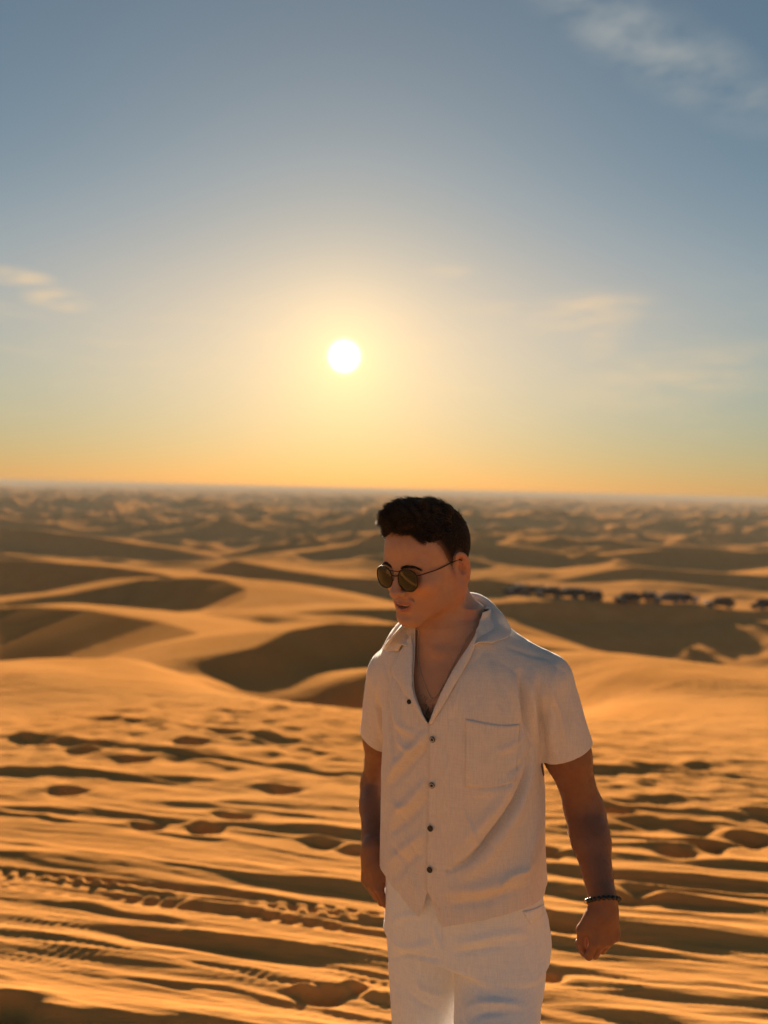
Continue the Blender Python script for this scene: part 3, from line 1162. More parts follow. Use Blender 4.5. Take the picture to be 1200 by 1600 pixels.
def build_body(parent):
    parts = []
    # head, neck and chest at full detail; arms with hands; trunk and legs (under the clothes) coarser
    hv, hf = surface_nets(lambda P: np.maximum(sd_upper(P), 1.10 - P[:, 2]), (-0.08, 1.46, 1.08), (0.36, 1.90, 1.72), 0.0021)
    parts.append((hv, tri(hf)))
    for S, E, W, H in ((SH_L, EL_L, WR_L, HAND_L), (SH_R, EL_R, WR_R, HAND_R)):
        pts = np.array([list(S), list(E), list(W)] + [list(p[2]) for p in H])
        fn = lambda P, S=S, E=E, W=W, H=H: su(arm_d(P, S, E, W), sd_hand(P, H), 0.012)
        v, f = surface_nets(fn, pts.min(0) - 0.075, pts.max(0) + 0.075, 0.0021)
        parts.append((v, tri(f)))
    v, f = surface_nets(lower_sdf, (-0.15, 1.2, -0.22), (0.5, 2.15, 0.9), 0.006)
    parts.append((v, tri(f)))
    v, f = surface_nets(lambda P: np.maximum(np.maximum(sd_torso(P, -0.004), P[:, 2] - 1.14), 0.80 - P[:, 2]), (-0.1, 1.45, 0.78), (0.45, 1.95, 1.16), 0.006)
    parts.append((v, tri(f)))
    global BODY_HEAD, BODY_TREE
    BODY_HEAD = (hv, tri(hf))
    BODY_TREE = tree_of(*BODY_HEAD)
    V, T = join_vt(parts)
    nh = len(hv)
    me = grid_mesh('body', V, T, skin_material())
    # skin colours: lips, stubble shade, ears; flare brightness put into face colour, arms darker
    C = np.tile(np.array([[0.50, 0.275, 0.170]]), (len(V), 1))
    Q = head_local(V.astype(np.float32))
    X = np.abs(Q[:, 0])
    face = (Q[:, 2] > -0.125) & (Q[:, 1] < 0.03)

    def blend(w, col):
        w = np.clip(w, 0, 1)[:, None]
        C[:] = C * (1 - w) + np.array(col) * w
    stub = sstep(-0.02, -0.05, Q[:, 2]) * sstep(0.01, -0.03, Q[:, 1]) * face
    blend(0.22 * stub, (0.24, 0.15, 0.11))
    cheek = np.exp(-((X - 0.05) / 0.02) ** 2 - ((Q[:, 2] + 0.02) / 0.02) ** 2) * (Q[:, 1] < -0.03)
    blend(0.3 * cheek, (0.58, 0.28, 0.18))
    ZL = Q[:, 2] - 11.0 * np.minimum(X, 0.03) ** 2
    lipu = np.exp(-(np.abs((ZL + 0.0510 + 0.0035 * (X / 0.02) ** 2) / 0.0045)) ** 4) * (X < 0.025) * (Q[:, 1] < -0.085)
    lipl = np.exp(-(np.abs((ZL + 0.0655 - 0.0050 * (X / 0.02) ** 2) / 0.0058)) ** 4) * (X < 0.024) * (Q[:, 1] < -0.085)
    blend(0.75 * np.maximum(lipu, lipl) * face, (0.36, 0.125, 0.10))
    slit = np.exp(-((ZL + 0.0575) / 0.0030) ** 2) * (X < 0.022) * (Q[:, 1] < -0.07) * (Q[:, 1] > -0.0925)
    blend(slit * face, (0.08, 0.03, 0.03))
    ear = (X > 0.077) * face
    blend(0.4 * ear, (0.50, 0.20, 0.13))
    he = hair_edge(Q)
    scalp = np.clip(he / 0.016, 0, 1) * (X < 0.082) * (Q[:, 2] > -0.06) * np.where((Q[:, 1] < 0.0), np.clip((Q[:, 2] + 0.030) / 0.035, 0, 1), 1)
    scalp *= ((Q * Q).sum(1) < 0.04)
    blend(0.9 * scalp * (0.75 + 0.5 * perlin3(V, 500, 9)), (0.05, 0.033, 0.024))
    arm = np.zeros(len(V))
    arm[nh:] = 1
    blend(0.92 * arm, (0.23, 0.098, 0.050))  # arms darker than the face, which carries the painted flare light
    # lids behind the dark glasses
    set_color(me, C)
    return link('body', me, parent)


# ------------------------------------------------------------------ clothes
from mathutils.bvhtree import BVHTree


def cloth_material(name, color, warm, weave=1.0):
    m, t, b = principled(name, color, 0.85, 0.15)
    tc = t.n('ShaderNodeTexCoord')
    p = tc.outputs['Object']

    def thread(sx, sy, sz):
        mp = t.n('ShaderNodeMapping')
        mp.inputs['Scale'].default_value = (sx, sy, sz)
        t.put(mp.inputs['Vector'], p)
        return t.noise(mp.outputs[0], 1.0, 3, 0.65)
    vert = thread(420, 420, 26)
    hor = thread(30, 30, 480)
    w = t.m('ADD', t.m('MULTIPLY', vert, 0.6), t.m('MULTIPLY', hor, 0.4))
    big = t.noise(p, 7, 3, 0.6)
    c = t.mix(t.rng(w, 0.38, 0.62), (*[v * 0.92 for v in color], 1), (*[min(v * 1.05, 0.95) for v in color], 1))
    c = t.mix(t.m('MULTIPLY', t.rng(big, 0.35, 0.7), 0.3), c, (*warm, 1))
    t.put(b.inputs['Base Color'], c)
    b.inputs['Sheen Weight'].default_value = 0.45
    b.inputs['Sheen Roughness'].default_value = 0.35
    # thin cloth lets some of the low sun through
    tl = t.n('ShaderNodeBsdfTranslucent')
    t.put(tl.inputs['Color'], c)
    mx = t.n('ShaderNodeMixShader')
    mx.inputs[0].default_value = 0.16
    out = [n for n in t.t.nodes if n.type == 'OUTPUT_MATERIAL'][0]
    t.t.links.new(b.outputs[0], mx.inputs[1])
    t.t.links.new(tl.outputs[0], mx.inputs[2])
    t.t.links.new(mx.outputs[0], out.inputs['Surface'])
    bp = t.n('ShaderNodeBump')
    bp.inputs['Strength'].default_value = 0.5 * weave
    bp.inputs['Distance'].default_value = 0.0010
    t.put(bp.inputs['Height'], t.m('ADD', w, t.m('MULTIPLY', t.noise(p, 160, 3, 0.6), 0.8)))
    t.t.links.new(bp.outputs[0], b.inputs['Normal'])
    return m


def arm_axis_t(P, S, E):
    S, E = A3(S), A3(E)
    d = E - S
    return ((P - S) @ d) / float(d @ d)


def sd_sleeve(P, S, E, r0, r1, tend):
    S, E = A3(S), A3(E)
    return sd_cone(P, S, S + (E - S) * tend, r0, r1)


def shirt_parts(P):
    hz = _tc[:, 2].min() + 0.21
    t = sd_torso(P, 0.0165) - 0.011 * sstep(hz + 0.10, hz - 0.06, P[:, 2])
    t = su(t, sd_cone(P, NECK_B - Vector((0, 0, 0.01)), SH_L, 0.058, 0.058), 0.045)
    t = su(t, sd_cone(P, NECK_B - Vector((0, 0, 0.01)), SH_R, 0.058, 0.058), 0.045)
    a = sd_sleeve(P, SH_L, EL_L, 0.060, 0.0590, 0.60)
    b = sd_sleeve(P, SH_R, EL_R, 0.061, 0.0605, 0.66)
    return t, a, b


def shirt_sdf(P):
    t, a, b = shirt_parts(P)
    return su(su(t, a, 0.010), b, 0.010)


def folds(Q, specs, face):
    """sum of creases; each is a photo-pixel polyline, half width, height in metres (negative: valley)"""
    h = np.zeros(len(Q))
    for pts, wd, amp in specs:
        pl = spline(pts, 14)
        wd = wd * 0.8
        lo, hi = pl.min(0) - 3 * wd, pl.max(0) + 3 * wd
        m = (face > 0) & (Q > lo).all(1) & (Q < hi).all(1)
        d, pos, side = poly_d(Q[m], pl)
        taper = np.sin(np.clip(pos, 0.02, 0.98) * math.pi) ** 0.6
        h[m] += amp * np.exp(-(d / wd) ** 2) * taper
    return h * face


SHIRT_FOLDS = [
    ([(830, 1160), (824, 1205), (803, 1255), (768, 1305), (735, 1342), (700, 1362)], 5, -0.0120),
    ([(822, 1150), (806, 1205), (785, 1248), (752, 1290), (716, 1322)], 13, 0.0060),
    ([(838, 1190), (822, 1240), (796, 1290), (762, 1338), (715, 1378)], 12, 0.0050),
    ([(672, 1140), (645, 1168), (618, 1198), (600, 1222)], 9, 0.0055), ([(668, 1165), (640, 1195), (606, 1232)], 8, -0.0050),
    ([(670, 1215), (645, 1245), (612, 1275)], 9, 0.0050), ([(668, 1245), (640, 1278), (604, 1305)], 9, -0.0045),
    ([(668, 1300), (640, 1318), (603, 1352)], 10, 0.0040), ([(664, 1330), (640, 1345), (615, 1375)], 8, -0.0030),
    ([(618, 1050), (612, 1090), (622, 1130), (652, 1150)], 8, 0.0050), ([(610, 1040), (605, 1090), (610, 1140), (616, 1180)], 6, -0.0090),
    ([(598, 1040), (588, 1085), (596, 1140), (606, 1162)], 6, 0.0045), ([(582, 1040), (576, 1090), (580, 1145)], 5, -0.0030),
    ([(812, 1050), (817, 1095), (826, 1140), (834, 1170)], 6, -0.0100), ([(828, 1050), (832, 1095), (836, 1140), (842, 1180)], 7, 0.0060),
    ([(846, 1050), (842, 1100), (848, 1150), (852, 1185)], 5, -0.0045), ([(868, 1040), (862, 1090), (862, 1140), (866, 1180)], 8, 0.0045),
    ([(886, 1060), (886, 1110), (894, 1160)], 7, -0.0028), ([(800, 1050), (806, 1090), (812, 1130)], 8, 0.0045),
    ([(690, 1392), (750, 1388), (806, 1366), (850, 1330)], 13, 0.0055), ([(700, 1415), (760, 1408), (820, 1385)], 9, -0.0035),
    ([(852, 1240), (838, 1300), (820, 1350), (800, 1400)], 9, 0.0045), ([(846, 1290), (846, 1340), (842, 1390)], 6, -0.0045),
    ([(760, 1030), (772, 1075), (776, 1115)], 10, 0.0022), ([(720, 1040), (716, 1080), (704, 1120)], 9, 0.0026),
    ([(790, 1010), (830, 1022), (868, 1032)], 5, -0.0018), ([(700, 1150), (694, 1210), (690, 1280)], 10, 0.0018),
    ([(604, 1240), (600, 1300), (596, 1350)], 5, -0.0035), ([(640, 1360), (650, 1390), (654, 1420)], 8, 0.0030),
    ([(735, 1240), (770, 1236), (800, 1228)], 8, 0.0020),
    ([(615, 1130), (622, 1158), (640, 1170), (660, 1160)], 6, 0.0026), ([(604, 1250), (628, 1262), (660, 1246)], 6, 0.0022),
    ([(820, 1145), (800, 1165), (770, 1178)], 5, 0.0030), ([(826, 1170), (812, 1192), (792, 1206)], 4, -0.0030),
    ([(690, 1180), (700, 1230), (706, 1290)], 5, 0.0016), ([(720, 1260), (740, 1300), (750, 1330)], 5, 0.0018),
    ([(858, 1075), (874, 1110), (880, 1150)], 4, 0.0030), ([(640, 1045), (634, 1090), (640, 1140)], 6, 0.0025),
    ([(770, 1400), (790, 1370), (826, 1352)], 4, 0.0030), ([(612, 1320), (630, 1340), (640, 1380)], 5, -0.0028),
]


def cloth_noise(V, a=0.0018, b=0.0008, seed=300):
    S = V * np.array([1.0, 1.0, 0.55])
    n = a * perlin3(S, 16, seed) * 1.6 + b * perlin3(S, 42, seed + 1) * 1.6
    # crinkled linen: sharp little creases
    r = np.abs(perlin3(V * np.array([1, 1, 0.45]), 24, seed + 2))
    return n - 0.0011 * np.exp(-(r / 0.07) ** 2)


class Garment:
    pass


SHIRT = Garment()


def hit(px, py, tree, off=0.0, fallback=1.66):
    """point on a surface under a photo pixel, lifted off it"""
    o = Vector((0, 0, CAM_Z))
    d = (at(px, py, 1.0) - o).normalized()
    loc, n, i, dist = tree.ray_cast(o, d)
    if loc is None:
        loc, n, i, dist = tree.find_nearest(at(px, py, fallback))
        return np.array(at(px, py, loc.y)) + np.array(n) * off, np.array(n)
    if n.dot(d) > 0:
        n = -n
    return np.array(loc) + np.array(n) * off, np.array(n)


def tree_of(V, T):
    return BVHTree.FromPolygons(np.asarray(V, float).tolist(), np.asarray(T).tolist(), all_triangles=True)


V_NECK = [(649, 960), (648, 1020), (646, 1065), (652, 1094), (671, 1131), (690, 1086), (706, 1055), (733, 1008), (744, 985), (752, 940), (690, 900)]
HEM = [(600, 1366), (620, 1392), (640, 1418), (655, 1433), (664, 1408), (668, 1392), (676, 1412), (691, 1449), (720, 1444), (770, 1434), (815, 1420), (848, 1402)]


def add_solidify(o, th, off=-1.0):
    m = o.modifiers.new('thickness', 'SOLIDIFY')
    m.thickness = th
    m.offset = off
    m.use_even_offset = False
    return m


def build_shirt(parent):
    h = 0.0034
    V, F = surface_nets(shirt_sdf, (-0.12, 1.42, 0.62), (0.50, 2.02, 1.56), h)
    T = tri(F)
    V = smooth_mesh(V, T, 4)
    SHIRT.solidV, SHIRT.solidT = V, T
    N = vnormals(V, T)
    Q = to_px(V)
    view = np.array([0, 0, CAM_Z]) - V
    view /= np.linalg.norm(view, axis=1, keepdims=True)
    face = np.clip((N * view).sum(1) * 1.6, 0, 1)
    hgt = 1.7 * folds(Q, SHIRT_FOLDS, face) + cloth_noise(V)
    V = V + N * hgt[:, None]
    SHIRT.tree = tree_of(V, T)
    SHIRT.V, SHIRT.T = V, T
    # --- openings
    P = V.astype(np.float32)
    t, a, b = shirt_parts(P)
    g = np.full(len(V), -1.0)
    for sl, S, E, p1, p2 in ((a, SH_L, EL_L, (850, 1186, 1.63), (930, 1154, 1.63)), (b, SH_R, EL_R, (566, 1146, 1.84), (618, 1166, 1.83))):
        A, B = np.array(at(*p1)), np.array(at(*p2))
        e = (B - A) / np.linalg.norm(B - A)
        ax = np.array(E - S)
        n = ax - e * (ax @ e)
        n /= np.linalg.norm(n)
        gg = (V - A) @ n
        g = np.maximum(g, np.minimum(gg, (t - sl) + 0.006))
    # neck hole and open front
    nk = sd_cone(P, NECK_B, NECK_T, 0.062, 0.054)
    g = np.maximum(g, np.where(P[:, 2] > 1.25, 0.012 - nk, -1))
    u, v = torso_frame(P)
    th = np.arctan2(u, -v)

    def gs(p):
        w = np.array([hit(x, y, SHIRT.tree)[0] for x, y in p])
        uu, vv = torso_frame(w)
        return np.stack([np.arctan2(uu, -vv) * 0.14, w[:, 2]], 1)
    C2 = np.stack([th * 0.14, P[:, 2].astype(float)], 1)
    vn = gs(spline(V_NECK, 60))
    front = (np.abs(th) < 1.6)
    d, _, _ = poly_d(C2, np.vstack([vn, vn[:1]]))
    ins = inside_poly(C2, vn)
    g = np.maximum(g, np.where(front, np.where(ins, d, -d), -1))
    hm = gs(HEM)
    thp, zz = hm[:, 0] / 0.14, hm[:, 1]
    o = np.argsort(thp)
    thp, zz = thp[o], zz[o]
    thp = np.concatenate([[-math.pi, thp[0] - 0.35], thp, [thp[-1] + 0.35, math.pi]])
    zz = np.concatenate([[zz[0] - 0.075, zz[0] + 0.005], zz, [zz[-1] + 0.005, zz[0] - 0.075]])
    g = np.maximum(g, np.interp(th, thp, zz) - P[:, 2])
    V2, T2 = clip_mesh(V, T, g)
    me = grid_mesh('shirt', V2, T2, M_SHIRT)
    o = link('shirt', me, parent)
    add_solidify(o, 0.0012)
    return o


def patch(name, parent, edge_a, edge_b, off_a, off_b, mat, n=28, m=10, bulge=0.0, th=0.0016, tree=None, mid=None, wave=0.0004):
    """cloth piece lying on the shirt between two photo-pixel edges"""
    A, B = spline(edge_a, n), spline(edge_b, n)
    rows = []
    for j in range(m):
        s = j / (m - 1)
        row = []
        for i in range(n):
            px = A[i] * (1 - s) + B[i] * s
            off = off_a * (1 - s) + off_b * s + bulge * math.sin(math.pi * s)
            row.append(hit(px[0], px[1], tree or SHIRT.tree, off)[0])
        rows.append(row)
    V = np.array(rows)
    # relax the depth so small creases underneath do not print through
    for k in range(2):
        W = V.copy()
        W[:, 1:-1] = V[:, 1:-1] * 0.5 + 0.25 * (V[:, :-2] + V[:, 2:])
        V = W
    V = V.reshape(-1, 3)
    V = V + (perlin3(V, 45, 77) * wave * 3)[:, None] * np.array([0, -1, 0])
    F = [(j * n + i, j * n + i + 1, (j + 1) * n + i + 1, (j + 1) * n + i) for j in range(m - 1) for i in range(n - 1)]
    me = grid_mesh(name, V, np.array(F), mat)
    bm = bmesh.new()
    bm.from_mesh(me)
    bmesh.ops.recalc_face_normals(bm, faces=bm.faces)
    bm.faces.ensure_lookup_table()
    f = bm.faces[len(bm.faces) // 2]
    if f.normal.dot(Vector((0, 0, CAM_Z)) - f.calc_center_median()) < 0:
        bmesh.ops.reverse_faces(bm, faces=bm.faces)
    bm.to_mesh(me)
    bm.free()
    o = link(name, me, parent)
    s = add_solidify(o, th)
    return o


def leaf(parent, fold, outer, tree, n=44, m=14):
    A, B = spline(fold, n), spline(outer, n)
    c = np.array(NECK_B)
    rows = []
    for j in range(m):
        s = j / (m - 1)
        R = A * (1 - s) + B * s
        out = R - c
        out[:, 2] = 0.03
        out /= np.linalg.norm(out, axis=1, keepdims=True)
        R = R + out * (0.010 * math.sin(math.pi * s ** 0.6))
        R[:, 2] += 0.006 * math.sin(math.pi * s ** 0.5)
        rows.append(R)
    V = np.array(rows).reshape(-1, 3)
    for i, p in enumerate(V):
        loc, nn, k, dist = tree.find_nearest(Vector(p))
        gap = (Vector(p) - loc).dot(nn)
        if gap < 0.004:
            V[i] = p + np.array(nn) * (0.004 - gap) * 0.9
    G = V.reshape(m, n, 3)
    for k in range(4):
        H = G.copy()
        H[:, 1:-1] = 0.5 * G[:, 1:-1] + 0.25 * (G[:, :-2] + G[:, 2:])
        H[1:-1] = 0.5 * H[1:-1] + 0.25 * (H[:-2] + H[2:])
        G = H
    V = G.reshape(-1, 3)
    F = np.array([(j * n + i, j * n + i + 1, (j + 1) * n + i + 1, (j + 1) * n + i) for j in range(m - 1) for i in range(n - 1)])
    o = link('collar', grid_mesh('collar', V, F, M_SHIRT), parent)
    add_solidify(o, 0.0022, 0.0)
    # the band that stands against the neck under the fold
    nb = int(n * 0.72)
    A = A[:nb]
    L = A.copy()
    L[:, 2] -= 0.022
    d = A - c
    d[:, 2] = 0
    L += d / np.linalg.norm(d, axis=1, keepdims=True) * -0.002
    V = np.vstack([A, L])
    F = np.array([(i, i + 1, nb + i + 1, nb + i) for i in range(nb - 1)])
    b = link('collar_band', grid_mesh('collar_band', V, F, M_SHIRT), o)
    add_solidify(b, 0.0016, 0.0)


def build_shirt_details(shirt):
    low = BODY_HEAD[1][(BODY_HEAD[0][BODY_HEAD[1][:, 0], 2] < 1.44) & (BODY_HEAD[0][BODY_HEAD[1][:, 0], 1] > 1.60)]
    tr = tree_of(*join_vt([(SHIRT.solidV, SHIRT.solidT), (BODY_HEAD[0], low)]))
    # turned-down collar, one leaf each side from the nape to its point, and the lapels it runs into
    def P3(px, py, Y=None, off=0.007):
        return np.array(at(px, py, Y)) if Y else hit(px, py, tr, off)[0]
    leaf(shirt, [P3(700, 929, 1.770), P3(736, 931, 1.748), P3(753, 950, 1.700), P3(748, 984, 1.640), P3(739, 1010, None, 0.006)],
         [P3(706, 950, 1.838), P3(752, 940, 1.800), P3(780, 962, None, 0.008), P3(797, 993, None, 0.007), P3(768, 1007, None, 0.006)], tr)
    leaf(shirt, [P3(700, 929, 1.770), P3(664, 938, 1.745), P3(651, 962, 1.705), P3(648, 986, 1.660), P3(640, 1012, None, 0.006)],
         [P3(706, 950, 1.838), P3(655, 950, 1.800), P3(631, 975, None, 0.008), P3(604, 1015, None, 0.007), P3(626, 1018, None, 0.006)], tr)
    patch('lapel', shirt, [(746, 985), (735, 1006), (706, 1054), (690, 1085), (672, 1128)], [(742, 1012), (735, 1030), (719, 1058), (700, 1092), (675, 1132)],
          0.008, 0.0040, M_SHIRT, 40, 8, 0.003, tree=SHIRT.tree)
    patch('lapel', shirt, [(646, 990), (647, 1025), (646, 1064), (652, 1093), (671, 1130)], [(627, 1018), (612, 1046), (622, 1066), (640, 1094), (668, 1132)],
          0.007, 0.0035, M_SHIRT, 40, 10, 0.003, tree=SHIRT.tree)
    # button band of the upper front, chest pocket
    patch('placket', shirt, [(671, 1128), (671, 1200), (669, 1270), (667, 1340), (667, 1390)], [(697, 1100), (700, 1200), (699, 1270), (699, 1340), (697, 1441)],
          0.0038, -0.0016, M_SHIRT, 50, 8, 0.0)
    patch('pocket', shirt, [(728, 1123), (752, 1128), (785, 1133), (812, 1131)], [(727, 1230), (752, 1231), (780, 1228), (806, 1221)],
          0.0018, 0.0012, M_SHIRT, 24, 24, 0.0004, th=0.0010)
    k = 0
    for px, py, snap in ((641, 1096, False), (678, 1154, True), (676, 1225, True), (674, 1293, False), (673, 1357, False)):
        p, n = hit(px, py, SHIRT.tree, 0.0065)
        n = Vector(n)
        M = n.to_track_quat('Z', 'Y').to_matrix()
        r = 0.0062 if k else 0.0048
        ring = [(0.0, 0.0006), (r * 0.42, 0.0006), (r * 0.55, 0.0014), (r * 0.85, 0.0016), (r, 0.0008), (r, -0.0008), (0, -0.0012)]
        MX = Matrix.Translation(Vector(p)) @ M.to_4x4()
        o = lathe('button', ring, M_BUTTON_PALE if snap else M_BUTTON, shirt, MX)
        if snap or k == 0:
            lathe('stud', [(0, 0.0024), (r * 0.40, 0.0022), (r * 0.50, 0.0010), (r * 0.5, 0.0)], M_BUTTON, o, MX)
            lathe('rim', [(r * 0.86, 0.0018), (r * 1.02, 0.0012), (r * 1.04, -0.0006), (r * 0.84, 0.0)], M_BUTTON, o, MX)
        k += 1


def lathe(name, prof, mat, parent, M, n=20):
    V, F = [], []
    for r, z in prof:
        for j in range(n):
            a = 2 * math.pi * j / n
            V.append(M @ Vector((r * math.cos(a), r * math.sin(a), z)))
    for i in range(len(prof) - 1):
        for j in range(n):
            F.append((i * n + j, (i + 1) * n + j, (i + 1) * n + (j + 1) % n, i * n + (j + 1) % n))
    me = grid_mesh(name, np.array([list(v) for v in V]), np.array(F), mat, True)
    return link(name, me, parent)


def trousers_sdf(P):
    d = su(legs_sdf(P, 0.012), np.maximum(sd_torso(P, 0.004), HIP_L.z - 0.01 - P[:, 2]), 0.035)
    return np.maximum(d, P[:, 2] - 0.92)


PANT_FOLDS = [
    ([(606, 1498), (640, 1494), (690, 1500)], 4, -0.0030), ([(604, 1475), (640, 1482), (684, 1470)], 8, 0.0025),
    ([(700, 1478), (735, 1470), (780, 1462), (830, 1458)], 9, 0.0035), ([(705, 1492), (740, 1486), (790, 1478)], 6, -0.0028),
    ([(726, 1580), (745, 1568), (780, 1566), (820, 1572)], 8, 0.0045), ([(735, 1596), (755, 1584), (790, 1582)], 6, -0.0040),
    ([(838, 1430), (842, 1500), (846, 1600)], 3.5, -0.0030), ([(832, 1430), (836, 1500), (840, 1600)], 3.5, 0.0018),
    ([(690, 1420), (688, 1450), (692, 1482)], 4, -0.0030), ([(682, 1420), (678, 1450), (684, 1480)], 6, 0.0030),
    ([(640, 1520), (660, 1545), (700, 1560)], 7, 0.0025), ([(630, 1540), (655, 1566), (700, 1585)], 6, -0.0022),
    ([(770, 1540), (810, 1545), (845, 1540)], 6, -0.0020), ([(612, 1440), (640, 1430), (665, 1436)], 7, 0.0025),
]


def build_trousers(parent):
    V, F = surface_nets(trousers_sdf, (-0.16, 1.25, -0.2), (0.55, 2.2, 0.95), 0.0042)
    T = tri(F)
    V = smooth_mesh(V, T, 4)
    N = vnormals(V, T)
    view = np.array([0, 0, CAM_Z]) - V
    view /= np.linalg.norm(view, axis=1, keepdims=True)
    face = np.clip((N * view).sum(1) * 1.6, 0, 1)
    hgt = 1.5 * folds(to_px(V), PANT_FOLDS, face) + cloth_noise(V, 0.0030, 0.0012, 400)
    V = V + N * hgt[:, None]
    g = np.maximum(V[:, 2] - 0.90, (GZ + 0.105) - V[:, 2])
    tr = tree_of(V, T)
    V2, T2 = clip_mesh(V, T, g)
    o = link('trousers', grid_mesh('trousers', V2, T2, M_TROUSERS), parent)
    add_solidify(o, 0.0016)
    patch('pocket_flap', o, [(816, 1424), (832, 1420), (848, 1413)], [(829, 1444), (838, 1437), (847, 1430)], 0.0022, 0.0016, M_TROUSERS, 10, 6, tree=tr)
    return o


def build_shoes(parent):
    for A in (AN_L, AN_R):
        def fn(P, A=A):
            heel = Vector((A.x, A.y + 0.03, A.z - 0.045))
            toe = Vector((A.x, A.y - 0.17, A.z - 0.062))
            d = su(sd_cone(P, heel, toe, 0.046, 0.036), sd_cone(P, A, heel, 0.052, 0.05), 0.03)
            return np.maximum(d, A.z - 0.102 - P[:, 2])
        V, F = surface_nets(fn, (A.x - 0.09, A.y - 0.26, A.z - 0.14), (A.x + 0.09, A.y + 0.14, A.z + 0.09), 0.006)
        o = link('shoe', grid_mesh('shoe', V, F, M_SHOE), parent)


# ------------------------------------------------------------------ hair
def hair_edge(Q):
    """> 0 inside the hairline (head frame)"""
    yb = np.interp(Q[:, 2], [-0.075, -0.045, -0.032, -0.026, 0.0, 0.02, 0.042, 0.064, 0.083, 0.099, 0.114],
                   [0.09, 0.036, 0.032, -0.018, -0.024, -0.030, -0.041, -0.050, -0.060, -0.074, -0.2])
    yb = yb + 0.004 * np.sin(np.abs(Q[:, 0]) * 110)
    ear = np.sqrt(((Q[:, 1] - 0.013) / 0.017) ** 2 + ((Q[:, 2] + 0.004) / 0.027) ** 2) - 1
    return np.minimum(Q[:, 1] - yb, np.where(np.abs(Q[:, 0]) > 0.05, ear * 0.03, 1.0))


def top_w(Q):
    """1 on the long top, 0 on the clipped sides"""
    return sstep(0.066, 0.096, Q[:, 2] + 0.10 * np.clip(-Q[:, 1] - 0.02, 0, 0.1) - 0.03 * np.clip(Q[:, 1] - 0.02, 0, 1))


def hair_sdf(Q):
    d = sd_head(Q)
    top = su(sd_ell(Q, (0, -0.036, 0.120), (0.051, 0.044, 0.038)), sd_ell(Q, (0.0, -0.064, 0.123), (0.042, 0.024, 0.022)), 0.02)
    top = su(top, sd_ell(Q, (0, 0.02, 0.092), (0.060, 0.060, 0.048)), 0.03)
    lump = 0.006 * perlin3(Q.astype(float), 55, 501).astype(np.float32)
    he = hair_edge(Q)
    side = sstep(0.082, 0.066, Q[:, 2])
    thick = (1 - side) * (0.0006 + 0.0030 * np.clip(he / 0.022, 0, 1)) + side * (-0.0012 + 0.0046 * np.clip((he - 0.006) / 0.020, 0, 1))
    return su(d - thick, top + lump, 0.012)


def strands(root, nrm, length, dirv, curl, r0, seed, K=6, sides=3):
    """curled tapering strands, one mesh"""
    rs = np.random.RandomState(seed)
    n = len(root)
    T = np.linspace(0, 1, K)
    ph = rs.rand(n) * 2 * math.pi
    side = np.cross(nrm, dirv)
    side /= np.linalg.norm(side, axis=1, keepdims=True) + 1e-9
    up = np.cross(dirv, side)
    curl = np.broadcast_to(np.asarray(curl, float), (n,))
    turns = 0.5 + rs.rand(n) * 0.9
    V = np.zeros((n, K, 3))
    for k, t in enumerate(T):
        a = ph + t * turns * 2 * math.pi
        off = side * np.cos(a)[:, None] + up * np.sin(a)[:, None] - (side * np.cos(ph)[:, None] + up * np.sin(ph)[:, None])
        V[:, k] = root + dirv * (length * t)[:, None] + off * (curl * t)[:, None] - nrm * (length * 0.25 * t * t)[:, None]
    tg = np.gradient(V, axis=1)
    tg /= np.linalg.norm(tg, axis=2, keepdims=True) + 1e-9
    s2 = np.cross(tg, nrm[:, None, :])
    s2 /= np.linalg.norm(s2, axis=2, keepdims=True) + 1e-9
    u2 = np.cross(tg, s2)
    rr = np.broadcast_to(np.asarray(r0), (n,))[:, None] * (1 - 0.8 * T[None, :] ** 1.5)
    R = np.zeros((n, K, sides, 3))
    for j in range(sides):
        a = 2 * math.pi * j / sides
        R[:, :, j] = V + (s2 * math.cos(a) + u2 * math.sin(a)) * rr[:, :, None]
    i = np.arange(n)[:, None, None] * (K * sides)
    k = np.arange(K - 1)[None, :, None] * sides
    j = np.arange(sides)[None, None, :]
    j2 = (j + 1) % sides
    F = np.stack(np.broadcast_arrays(i + k + j, i + k + j2, i + k + sides + j2, i + k + sides + j), -1).reshape(-1, 4)
    return R.reshape(-1, 3), F


